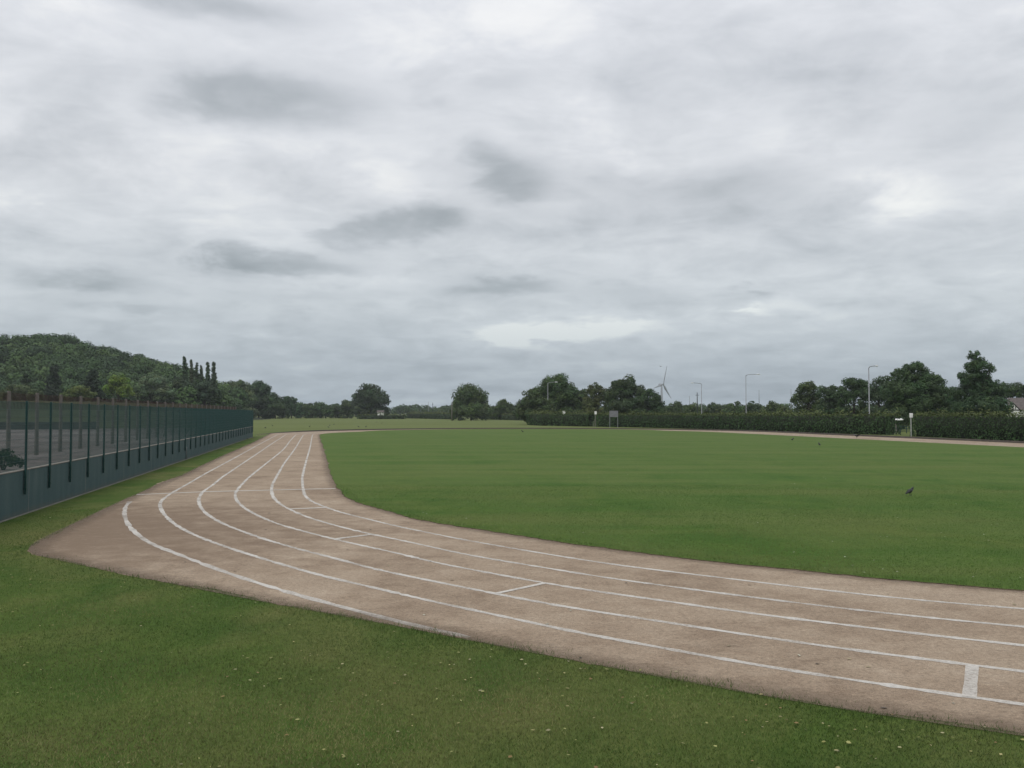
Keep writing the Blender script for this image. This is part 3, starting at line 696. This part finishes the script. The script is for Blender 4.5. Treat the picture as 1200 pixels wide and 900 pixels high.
# end post with a cap
# second fence on the terrace
OFF2 = 2.75; P2 = 3.1; s2 = (31 - 13)/dv[1] - 3*P2 + .3; n2 = 30
f2 = thing("concrete_post_fence", "rusty chain link fence with grey concrete posts behind the green fence", "fence", (FA[0], FA[1], 1.22), rzF)
b_ = MB(); b_.tube([(0, OFF2, -.3), (0, OFF2, 2.42)], [(.085, .085), (.062, .062)], 4)
p2 = b_.mesh("concrete_post", M_POSTC)
mb = MB(); H2 = 1.75; st = .11
k = -H2
while k < P2:
    x0, x1 = max(0, k), min(P2, k+H2)
    if x1 > x0+.02: mb.tube([(x0, OFF2, x0-k+.02), (x1, OFF2, x1-k+.02)], .0022, 3, False); mb.tube([(P2-x0, OFF2+.006, x0-k+.02), (P2-x1, OFF2+.006, x1-k+.02)], .0022, 3, False)
    k += st
c2 = mb.mesh("chain_link", M_DKWIRE)
mb = MB()
for k in range(30): mb.tube([(0, OFF2+.01*math.sin(k), 1.80+k*.019), (P2/2, OFF2, 1.785+k*.019), (P2, OFF2+.01*math.sin(k), 1.80+k*.019)], .0038, 3, False)
for k in range(38): mb.tube([(k*P2/38, OFF2+.012, 1.78), (k*P2/38+.06, OFF2+.012, 2.37)], .0038, 3, False)
w2 = mb.mesh("rusty_wire", M_RUST)
for k in range(n2):
    link("concrete_post", p2, f2, (s2 + k*P2, 0, 0))
    if k < n2-1: link("chain_link", c2, f2, (s2 + k*P2, 0, 0)); link("rusty_wire", w2, f2, (s2 + k*P2, 0, 0))
# terrace behind the wall, and the bank that closes it
lv = -nv
a = FA + dv*(-30) + lv*.2; b1 = FA + dv*L_ + lv*.2; c1 = b1 + lv*140; d1 = a + lv*140
V = [(*a, 1.20), (*b1, 1.20), (*c1, 1.20), (*d1, 1.20), (*a, -.1), (*b1, -.1), (*c1, -.1), (*d1, -.1)]
struct(link("yard", mesh_np("yard", V, [(0,1,2,3),(0,4,5,1),(1,5,6,2),(2,6,7,3),(3,7,4,0)], M_GRAVEL)), "pale gravel yard raised behind the low wall", "yard")
nx, ny = 70, 26
us, vs_ = np.linspace(0, 1, nx), np.linspace(0, 1, ny); gu, gv = np.meshgrid(us, vs_)
X = -190 + gu*(190-26); Yf = 88 + 0*gu
Y = Yf + gv*95
prof = np.interp(gv, [0, .05, .35, .6, 1], [-.2, .3, 3.6, 3.7, -1.5]) * np.interp(X, [-190, -70, -50, -32, -26], [1, 1, .85, .35, 0])
Z = 1.0 + prof + .25*(vnoise(np.c_[X.ravel(), Y.ravel()], .12, 31).reshape(X.shape)-.5)
Z = np.where(gv >= .999, -.2, Z)
i = np.arange(nx*ny).reshape(ny, nx); F = np.c_[i[:-1, :-1].ravel(), i[:-1, 1:].ravel(), i[1:, 1:].ravel(), i[1:, :-1].ravel()]
right = (X > np.minimum(FA[0] + (Y-FA[1])*(-.2187) - 2.0, -.335*Y))
Z = np.where(right, -.3, Z)
struct(link("grass_bank", mesh_np("grass_bank", np.c_[X.ravel(), Y.ravel(), Z.ravel()], F, M_BANK, smooth=True)), "olive green grass bank at the back of the gravel yard", "bank")
kb = MB().box(-70, 0, -.15, .15, 0, .75, .02)
o = kb.build("boundary_wall", M_DARK, None, loc=(-42, 87, 1.2), rz=R(3)); tag(o, "low dark wall along the foot of the grass bank in the yard", "wall")
def shrub(label, X, Y, z, r, col, size):
    root = thing("shrub", label, "shrub", (X, Y, z)); E = [(0, 0, r*.75, r, r, r*.8), (r*.7, .2, r*.5, r*.6, r*.6, r*.5)]
    link("foliage", foliage_mesh("foliage", E, size, col, zmin=.02), root)
    t = MB()
    for k in range(7):
        a = k*.9; t.tube([(0, 0, -.05), (math.cos(a)*r*.3, math.sin(a)*r*.3, r*.5), (math.cos(a)*r*.6, math.sin(a)*r*.6, r)], [.02, .014, .006], 5)
    t.build("stem", M_BARK, root)
q = G(4, 551, 1.2); shrub("dark green shrub growing behind the mesh at the left edge of the yard", q[0], q[1], 1.2, .40, (.024,.038,.018), .07)

q = G(1060, 506.5); shrub('dark bush filling the hedge gap behind the low gate', q[0]-.2, q[1]+4, 0, 2.0, (.030,.046,.022), .17)
q = G(1066, 506.5); shrub('dark bush behind the white post sign of the hedge gap', q[0]+.8, q[1]+6, 0, 2.3, (.034,.052,.024), .17)

# ------------------------------------------------------------------ lamps, signs, poles
def lamp(label, x, top, D, arm_px, group="street lamps beyond the hedges", r=.11, down=0):
    q = P(x, top, D); H = q[2]; a = arm_px*D/FPX; s = 1 if a > 0 else -1
    root = thing("street_lamp", label, "street lamp", (q[0], D, 0), 0, group)
    MB().tube([(0, 0, 0), (0, 0, 1.2), (0, 0, 1.25), (0, 0, H)], [r*1.25, r*1.25, r*.9, r*.62], 10).build("pole", M_GALV, root, True)
    MB().tube([(0, 0, H-.05), (a*.12, 0, H+.16), (a*.5, 0, H+.26+down), (a*.8, 0, H+.28+down)], [r*.6, r*.55, r*.5, r*.45], 8).build("arm", M_GALV, root, True)
    h = MB().tube([(a*.72, 0, H+.27+down), (a*.78, 0, H+.29+down), (a*.92, 0, H+.29+down), (a, 0, H+.27+down)], [(.05, .05), (.17, .12), (.19, .12), (.07, .05)], 10)
    h.build("lamp_head", M_LAMP, root, True)
lamp("thin street lamp against the dark rounded tree, arm pointing right", 642, 449, 228, 11.5)
lamp("street lamp with its long arm pointing left beyond the hedge", 822, 450, 225, -12.5)
lamp("street lamp standing alone against the sky with long arm to the right", 874, 440, 200, 17)
lamp("nearest street lamp with pale short arm in front of the dark trees", 1018, 431, 128, 11)
def mast(label, x, top, D, r, mat=M_GALV, cross=0.0, name="pole"):
    q = P(x, top, D); b = MB().tube([(0, 0, 0), (0, 0, q[2]*.6), (0, 0, q[2])], [r, r*.8, r*.55], 8)
    if cross: b.box(-cross, cross, -.06, .06, q[2]*.9, q[2]*.9+.14)
    o = b.build(name, mat, None, True, (q[0], D, 0)); return tag(o, label, "pole")
mast("pale slim post standing on the far field edge beside the willow", 529.5, 472, 322, .22, M_WALL_CONC, name="wooden_pole")
mast("short dark pole above the trees left of the arm-left street lamp", 817, 460, 300, .22, M_DARK, .6, name="utility_pole")
mast("faint thin pole above the trees, right of the wind turbine", 808, 464, 330, .14, name="utility_pole")
mast("faint thin mast above the low trees right of the lone street lamp", 889.5, 457, 330, .15, name="utility_pole")
mast("slim pole at the left edge of the right tree group", 927, 456, 215, .09, name="utility_pole")
mast("tiny far mast above the low horizon wood, left one of the pair", 502, 471, 640, .25, name="utility_pole")
mast("tiny far mast above the low horizon wood, right one of the pair", 507, 472, 640, .25, M_DARK, .7, name="utility_pole")
def sign(label, x, y0, y1, base_y, wpx, D=None, mat=M_WHITE, post=M_WALL_CONC, two=False, lean=0.0, name="post_sign", cat="sign"):
    g = G(x, base_y) if D is None else P(x, 484, D)[:2]; D = g[1]
    z1, z0, w = P(x, y0, D)[2], P(x, y1, D)[2], wpx*D/FPX
    root = thing(name, label, cat, (g[0], D, 0))
    MB().box(-w/2, w/2, -.06, -.0, z0, z1, .015).build("panel", mat, root)
    for s in ((-1, 1) if two else (0,)):
        MB().box(s*(w/2-.08)-.05, s*(w/2-.08)+.05, .003, .10, -.1, z1-.02 if two else z0+.1, .01).build("post", post, root)
    return root
sign("grey notice board on two posts in front of the long hedge", 719.3, 481.4, 488.7, 501.2, 10.2, mat=M_SIGN, two=True, post=M_GALV, name="notice_board", cat="notice board")
rt = sign("white box sign on a pale post in the hedge opening near the notice board", 698, 482, 485.6, 500.6, 2.6)
MB().tube([(-.5, .1, 0), (-.18, .1, 1.6)], [.06, .05], 6).build("brace", M_WALL_CONC, rt)
sign("small white sign peeping over the tall rounded hedge section", 661, 481.6, 485.6, 0, 3.4, D=203)
sign("white sign on a tall pale post at the right side of the hedge gap", 1068.0, 484.2, 489.4, 511.4, 4.0, post=M_PALE)
g = G(1052, 508.8); root = thing("information_lectern", "pale sloping topped information stand in the hedge gap", "stand", (g[0], g[1], 0))
Mx = Matrix.Translation((.15, 0, 1.98)) @ Matrix.Rotation(R(12), 4, "X") @ Matrix.Rotation(R(-4), 4, "Y")
MB().box(-.5, .5, -.35, .35, -.05, .05, .01, Mx).build("sloping_top", M_WHITE, root)
MB().box(-.32, -.16, -.08, .08, 0, 1.93, .01).build("post", M_WALL_CONC, root)
MB().box(.12, .24, -.06, .06, 0, 1.92, .01).build("post", M_DARK, root)
g = G(1059, 507.8); root = thing("low_gate", "low dull green rail gate closing the hedge gap", "gate", (g[0], g[1], 0))
for x in (-1.3, -.45, .4, 1.25): MB().box(x-.04, x+.04, -.04, .04, 0, 1.05).build("post", M_GREEN, root)
for z in (.3, .62, .95): MB().box(-1.26, 1.21, -.075, -.043, z, z+.06).build("rail", M_GREEN, root)
g = G(216.5, 538.5); o = MB().tube([(0, 0, 0), (0, 0, .55), (.01, 0, .78)], [.03, .028, .022], 8).build("marker_post", M_GALV, None, True, (g[0]+.1, g[1], 0))
tag(o, "small pale marker post at the foot of the low wall", "post")

# ------------------------------------------------------------------ buildings
D = 172; q = P(1184, 466, D); root = thing("white_house", "white house with black timbered gable and grey roof behind the right hedge", "house", (q[0], D, 0), R(-30))
zr, ze = P(0, 466, D)[2], P(0, 479.5, D)[2]; Lh = 16.0; dp = 6.5
w_ = MB().prism([(0, 0, -.1), (0, dp, -.1), (0, dp, ze-.05), (0, dp/2, zr-.2), (0, 0, ze-.05)], (Lh, 0, 0)); w_.build("wall", M_WHITE, root)
r_ = MB().prism([(-.5, -.5, ze-.05), (-.5, dp/2, zr), (-.5, dp+.5, ze-.05), (-.5, dp/2, zr-.28), (-.5, 0, ze-.22)], (Lh+1, 0, 0)) if False else MB()
r_.prism([(-.5, -.6, ze-.12), (-.5, dp/2, zr), (-.5, dp+.6, ze-.12), (-.5, dp/2, zr-.16)], (Lh+1, 0, 0)); rf = r_.build("roof", M_ROOF, root)
MB().box(7, 7.9, dp/2-.4, dp/2+.4, zr-.4, zr+1.0, .02).build("chimney", M_ROOF, rf)
gw = MB().prism([(-.6, -1.2, 0), (1.5, -1.2, 0), (1.5, -1.2, ze-.1), (.45, -1.2, ze+1.05), (-.6, -1.2, ze-.1)], (0, 1.19, 0)); ga = gw.build("gable", M_WHITE, root)
tb = MB()
tb.tube([(-.9, -1.26, ze-.35), (.45, -1.26, ze+1.22)], .09, 4).tube([(1.8, -1.26, ze-.35), (.45, -1.26, ze+1.22)], .09, 4)
tb.box(-.6, 1.5, -1.27, -1.21, ze-.28, ze-.08).box(.38, .52, -1.27, -1.21, ze-.05, ze+1.0).box(-.02, .1, -1.27, -1.21, ze-.05, ze+.55).box(.82, .94, -1.27, -1.21, ze-.05, ze+.55)
tb.build("timber_frame", M_TIMBER, ga)
for x in (2.6, 5.4, 9.5):
    wn = MB().box(x, x+1.3, -.05, -.003, ze-2.0, ze-.6, .01).build("window", M_WHITE, root)
    MB().box(x+.1, x+.62, -.07, -.053, ze-1.9, ze-.7).box(x+.68, x+1.2, -.07, -.053, ze-1.9, ze-.7).build("pane", M_GLASS, wn)
D = 168; q = P(1147, 483.5, D); root = thing("white_shed", "white gabled shed end peeping over the hedge below the tall pointed tree", "shed", (q[0], D, 0))
MB().prism([(-.55, 0, 0), (.55, 0, 0), (.55, 0, 2.55), (0, 0, 2.95), (-.55, 0, 2.55)], (0, 3, 0)).build("wall", M_WHITE, root)
MB().prism([(-.72, -.1, 2.47), (0, -.1, 3.05), (.72, -.1, 2.47), (0, -.1, 2.97)], (0, 3.2, 0)).build("roof", M_LAMP, root)
D = 425; q = P(444.5, 484, D); root = thing("white_cottage", "tiny white cottage at the foot of the big dome tree", "cottage", (q[0], D, 0))
zc = P(0, 483, D)[2]
MB().box(-1.0, 1.6, 0, 5, 0, zc-.1).build("wall", M_WHITE, root)
MB().prism([(-1.4, -.4, zc-.15), (-1.4, 2.5, zc+.9), (-1.4, 5.4, zc-.15)], (3.4, 0, 0)).build("roof", M_ROOF, root)
MB().box(.2, .8, -.04, -.003, zc-1.6, zc-.7).build("window", M_GLASS, root)

# ------------------------------------------------------------------ wind turbine
D = 1200; q = P(775.3, 450.5, D); Hh = q[2]
root = thing("wind_turbine", "grey three bladed wind turbine rising beyond the trees", "wind turbine", (q[0], D, 0), R(47))
MB().tube([(0, 0, 0), (0, 0, Hh*.5), (0, 0, Hh-1)], [2.0, 1.7, 1.1], 16).build("tower", M_TURB, root, True)
MB().tube([(0, -2.2, Hh), (0, -1.5, Hh), (0, 3.8, Hh+.1), (0, 4.6, Hh+.1)], [(.8, .8), (1.4, 1.4), (1.4, 1.3), (.9, .9)], 10).build("nacelle", M_TURB, root, True)
MB().tube([(0, -4.2, Hh), (0, -3.6, Hh), (0, -2.2, Hh)], [.3, 1.1, 1.25], 12).build("hub", M_TURB, root, True)
for k in range(3):
    a = R(16.6 + 120*k); u = Vector((math.sin(a), 0, math.cos(a))); v = Vector((math.cos(a), 0, -math.sin(a))); Rb = 27.2
    bm_ = MB(); prof = [(.02, .6, .6), (.10, .75, .65), (.22, 1.35, .42), (.45, 1.0, .28), (.75, .62, .18), (.97, .30, .08), (1.0, .08, .05)]
    rings = []
    for t, ch, th in prof:
        cen = u*(t*Rb) + Vector((0, -3.0 - 1.1*t*t, Hh)); tw = (1-t)*.45
        e1 = v*math.cos(tw) + Vector((0, 1, 0))*math.sin(tw); e2 = Vector((0, 1, 0))*math.cos(tw) - v*math.sin(tw)
        rings.append([bm_.bm.verts.new(cen + e1*(ch*1.25*math.cos(2*math.pi*j/10) + ch*.3) + e2*(th*math.sin(2*math.pi*j/10))) for j in range(10)])
    for A, B in zip(rings, rings[1:]):
        for j in range(10): bm_.bm.faces.new((A[j], A[(j+1) % 10], B[(j+1) % 10], B[j]))
    bm_.bm.faces.new(rings[0][::-1]); bm_.bm.faces.new(rings[-1])
    bm_.build("blade", M_TURB, root, True)

# ------------------------------------------------------------------ crows
def crow_mesh(name, wings):
    b = MB(); z = .0
    if wings:  spine = [(-.30, .19, .004, .03), (-.20, .20, .035, .018), (-.12, .21, .055, .045), (-.02, .225, .075, .075), (.08, .24, .065, .07), (.14, .265, .045, .05), (.18, .285, .042, .045), (.215, .288, .030, .032), (.235, .284, .012, .014), (.275, .272, .003, .003)]
    else:      spine = [(-.29, .085, .028, .006), (-.20, .125, .036, .018), (-.13, .165, .055, .045), (-.05, .205, .075, .075), (.03, .245, .070, .075), (.09, .295, .050, .055), (.12, .335, .044, .046), (.15, .350, .040, .040), (.175, .347, .018, .020), (.225, .335, .003, .003)]
    b.tube([(x, 0, zz) for x, zz, _, _ in spine], [(ra, rb) for _, _, ra, rb in spine], 12)
    for s in (-1, 1):
        x0 = .0; zt = .19 if wings else .155
        b.tube([(x0, s*.035, zt), (x0-.02, s*.04, .085), (x0+.005, s*.04, .012)], [.022, .010, .008], 6)
        for dy in (-.02, 0, .02): b.tube([(x0, s*.04, .010), (x0+.05, s*.04+dy, .006)], [.007, .003], 4)
        b.tube([(x0, s*.04, .010), (x0-.03, s*.04, .006)], [.006, .003], 4)
        if wings:
            pr = [(.08, s*.04, .27), (.10, s*.22, .37), (.05, s*.42, .43), (-.06, s*.47, .42), (-.10, s*.34, .37), (-.12, s*.18, .31), (-.13, s*.05, .25)]
            b.prism(pr, (0, 0, -.012))
        else:
            b.tube([(.07, s*.062, .265), (-.03, s*.082, .225), (-.14, s*.060, .165), (-.26, s*.028, .105)], [(.012, .03), (.016, .062), (.014, .045), (.005, .008)], 8)
    return b.mesh(name, M_CROW, True)
cm, cw = crow_mesh("crow", False), crow_mesh("crow", True)
CR = [(1067,581,20,cm,1.15,"nearest black crow standing on the infield, facing right"), (1004,513.5,200,cw,1.15,"black crow flapping its raised wings beside the far straight"),
      (960,522.5,100,cm,1.15,"black crow on the infield below the nearest street lamp"), (929,516.5,10,cm,1.15,"black crow on the infield left of the two near the far straight"),
      (612,506.8,160,cm,1.2,"lone crow on the far infield edge below the small round tree"), (311,502.2,30,cm,1.15,"crow on the far field closest to the end of the green fence"),
      (319,499.5,170,cm,1.15,"crow on the far field second from the end of the green fence"), (363,500.6,0,cm,1.15,"lone crow on the far field beyond the middle of the track"),
      (384.7,501.5,190,cm,1.2,"front crow of the three on the far field behind the track end"), (386.5,499.2,60,cm,1.15,"middle crow of the three on the far field behind the track end"),
      (391.5,498.2,0,cm,1.15,"rear crow of the three on the far field behind the track end"), (420,501,180,cm,1.2,"left crow of the pair in front of the big dome tree"),
      (429,501,20,cm,1.2,"right crow of the pair in front of the big dome tree"), (447.5,496.5,0,cm,1.15,"crow on the far field straight below the white cottage"),
      (441.5,495.2,120,cm,1.1,"farthest crow on the field left below the white cottage")]
for x, y, rz, me, s, lab in CR:
    z = .05 if y > 515 else .0
    g = G(x, y, z); o = link("crow", me, None, (g[0], g[1], z), R(rz)); s *= (.66 if me == cm else 1.0) if y > 510 else .72; o.scale = (s, s, s); tag(o, lab, "crow", "crows on the grass")
q = P(774.2, 430.3, 140); o = link("crow", cw, None, tuple(q), R(60)); o.scale = (.5,)*3; o.rotation_euler = (R(10), R(-15), R(60)); tag(o, "small dark bird flying beside the upright turbine blade", "bird")

# ------------------------------------------------------------------ light
SUN_EL, SUN_AZ = 52.0, 205.0                    # high, behind the clouds and the camera
sd = bpy.data.lights.new("sun", "SUN"); sd.energy = 1.3; sd.angle = R(40); sd.color = (1, .95, .87)
so = bpy.data.objects.new("sun", sd); COL.objects.link(so)
so.rotation_euler = (R(90-SUN_EL), 0, R(180-SUN_AZ))
w = bpy.data.worlds.new("World"); SC.world = w; w.use_nodes = True
nt = w.node_tree; nt.nodes.clear(); N = NB(nt)
out = N.n("ShaderNodeOutputWorld"); bg = N.n("ShaderNodeBackground"); N.L.new(bg.outputs[0], out.inputs[0])
bg.inputs[1].default_value = .1
sk = N.n("ShaderNodeTexSky", sky_type="NISHITA"); sk.sun_disc = False; sk.sun_elevation = R(SUN_EL); sk.sun_rotation = R(SUN_AZ)
d = N.n("ShaderNodeTexCoord").outputs["Generated"]
sp = N.n("ShaderNodeSeparateXYZ"); N.put(sp.inputs[0], d); dx, dy, dz = sp.outputs
zc = N.m("MAXIMUM", dz, 0.0)
den = N.m("ADD", zc, .22)
cv = N.n("ShaderNodeCombineXYZ"); N.put(cv.inputs[0], N.m("DIVIDE", dx, den)); N.put(cv.inputs[1], N.m("DIVIDE", dy, den)); p = cv.outputs[0]
n1 = N.noise(N.map(p, (1, 1.0, 1), loc=(3.1, 7.7, 0)), 1.0, 4, .52, .35)
n2 = N.noise(N.map(p, (1, 1.15, 1), loc=(1.3, 2.2, 0)), 2.9, 7, .58, .5)
n3 = N.noise(N.map(p, (1, 1, 1), loc=(9.3, 4.2, 0)), 5.5, 6, .6, .4)
az0, el0 = N.m("ARCTAN2", dx, dy), N.m("ARCSINE", dz)
# each cloud's outline is ruffled by the same noises
az = N.m("ADD", az0, N.m("ADD", N.m("MULTIPLY", N.m("SUBTRACT", n2, .5), .08), N.m("MULTIPLY", N.m("SUBTRACT", n3, .5), .05)))
el = N.m("ADD", el0, N.m("ADD", N.m("MULTIPLY", N.m("SUBTRACT", N.noise(N.map(p, loc=(5, 5, 0)), 3.4, 4, .6), .5), .035), N.m("MULTIPLY", N.m("SUBTRACT", N.noise(N.map(p, loc=(2, 8, 0)), 8.0, 3, .6), .5), .022)))
front = N.m("GREATER_THAN", dy, 0.0)
ae = N.n("ShaderNodeCombineXYZ"); N.put(ae.inputs[0], az); N.put(ae.inputs[1], el)
def field(BL):
    f = None
    for x, y, rx, ry, s in BL:
        a, b, c = ray(x, y); a0, e0 = math.atan2(a, b), math.asin(c/math.sqrt(a*a+b*b+c*c))
        v = N.n("ShaderNodeVectorMath", operation="MULTIPLY_ADD"); N.put(v.inputs[0], ae.outputs[0])
        v.inputs[1].default_value = (FPX/rx, FPX/ry, 0); v.inputs[2].default_value = (-a0*FPX/rx, -e0*FPX/ry, 0)
        q = N.n("ShaderNodeVectorMath", operation="DOT_PRODUCT"); N.put(q.inputs[0], v.outputs[0]); N.put(q.inputs[1], v.outputs[0])
        f = N.m("MULTIPLY_ADD", N.m("POWER", .449, q.outputs["Value"]), s, f if f is not None else 0.0)
    return N.m("MULTIPLY", f, front)
PUFF = [(462,266,62,22,1.),(512,252,34,22,.7),(400,275,35,14,.5),(335,310,90,15,1.),(262,302,30,20,.6),(335,110,120,32,.95),(250,112,50,22,.4),(605,214,52,30,.85),(568,185,34,20,.5),(705,198,26,18,.5),
        (565,336,58,19,.85),(90,326,72,15,.85),(585,98,60,20,.55),(882,345,26,8,.8),(230,4,140,20,.9),(345,348,78,12,.55),(160,362,110,7,.4),(630,335,40,10,.4),(1095,312,26,8,.4),(500,385,120,9,.4),(850,395,160,8,.4),(780,232,80,20,.42),(880,215,90,22,.45),(1150,140,80,40,.4),(740,345,90,12,.35)]
SOFT = [(800,245,180,36,-.05),(950,250,150,34,-.08),(1150,170,110,60,-.07),(640,20,140,26,.05),(960,90,130,36,-.04),(700,360,180,10,-.06),(1130,300,100,14,-.06),(1040,390,260,14,-.06),
        (660,388,78,11,.42),(715,384,50,6,.20),(600,394,40,7,.20),(1075,228,34,18,.26),(1062,250,44,7,.14),(1030,205,36,10,.14),(60,245,70,18,.14),(190,170,90,26,.14),(420,190,110,30,.10),(880,364,20,4,.26),(885,290,90,9,.06),(70,20,60,26,.16),(740,190,50,12,.12),(190,215,50,16,.10),(620,242,90,7,.12),(240,258,60,9,.12),(960,170,70,14,.08),(430,330,90,8,.10),(470,215,80,16,.08),(1130,250,60,10,.10),(40,300,60,9,.08)]
pf = N.m("ADD", field(PUFF), N.m("ADD", N.m("MULTIPLY", N.m("SUBTRACT", n2, .5), 1.5), N.m("MULTIPLY", N.m("SUBTRACT", n3, .5), 1.25)))
ss = N.n("ShaderNodeMapRange", interpolation_type="SMOOTHSTEP"); N.put(ss.inputs[0], pf); ss.inputs[1].default_value = .20; ss.inputs[2].default_value = 1.05
val = N.m("ADD", .705, N.m("MULTIPLY", N.m("SUBTRACT", n1, .5), .62))
val = N.m("ADD", val, N.m("MULTIPLY", N.m("SUBTRACT", n2, .5), .55))
val = N.m("ADD", val, N.m("MULTIPLY", N.m("SUBTRACT", n3, .5), .54))
ae0 = N.n("ShaderNodeCombineXYZ"); N.put(ae0.inputs[0], az0); N.put(ae0.inputs[1], el0)
n4 = N.noise(N.map(ae0.outputs[0], (3.2, 17, 1), (0, 0, R(-3)), (4, 1, 0)), 1.6, 6, .62, .5)
val = N.m("ADD", val, N.m("MULTIPLY", N.m("SUBTRACT", n4, .5), .27))
val = N.m("ADD", val, field(SOFT))
val = N.m("SUBTRACT", val, N.m("MULTIPLY", ss.outputs[0], .385))
lum = N.ramp(val, [(.0, (.27, .30, .325)), (.30, (.425, .46, .485)), (.55, (.60, .63, .66)), (.78, (.75, .775, .80)), (1., (.95, .96, .94))])
horiz = N.ramp(zc, [(.0, (.54, .61, .67)), (.05, (.62, .68, .725)), (.12, (.875, .91, .925)), (.25, (1.0, 1.0, 1.01)), (.45, (1.05, 1.045, 1.07)), (1., (1.2, 1.2, 1.25))])
cl = N.mix(1.0, lum, horiz, "MULTIPLY")
sc = N.n("ShaderNodeVectorMath", operation="SCALE"); N.put(sc.inputs[0], cl); sc.inputs[3].default_value = 10.0
N.L.new(N.mix(.96, sk.outputs[0], sc.outputs[0]), bg.inputs[0])

# ------------------------------------------------------------------ haze
HAZE = 0.00016
if HAZE:
    hz = MB().box(-700, 700, -80, 1400, -1, 80)
    m, nt, b, out = new_mat("haze"); nt.nodes.remove(b); v = nt.nodes.new("ShaderNodeVolumePrincipled"); nt.links.new(v.outputs[0], out.inputs[1])
    v.inputs["Color"].default_value = (.80, .85, .90, 1); v.inputs["Density"].default_value = HAZE
    o = hz.build("haze", m); tag(o, "thin pale air haze over the field", "haze", kind="stuff")

SC.view_settings.view_transform = "Standard"; SC.view_settings.look = "None"; SC.view_settings.exposure = 0.0; SC.view_settings.gamma = 1.0
SC.cycles.max_bounces = 4; SC.cycles.diffuse_bounces = 2; SC.cycles.transparent_max_bounces = 8; SC.cycles.volume_bounces = 0
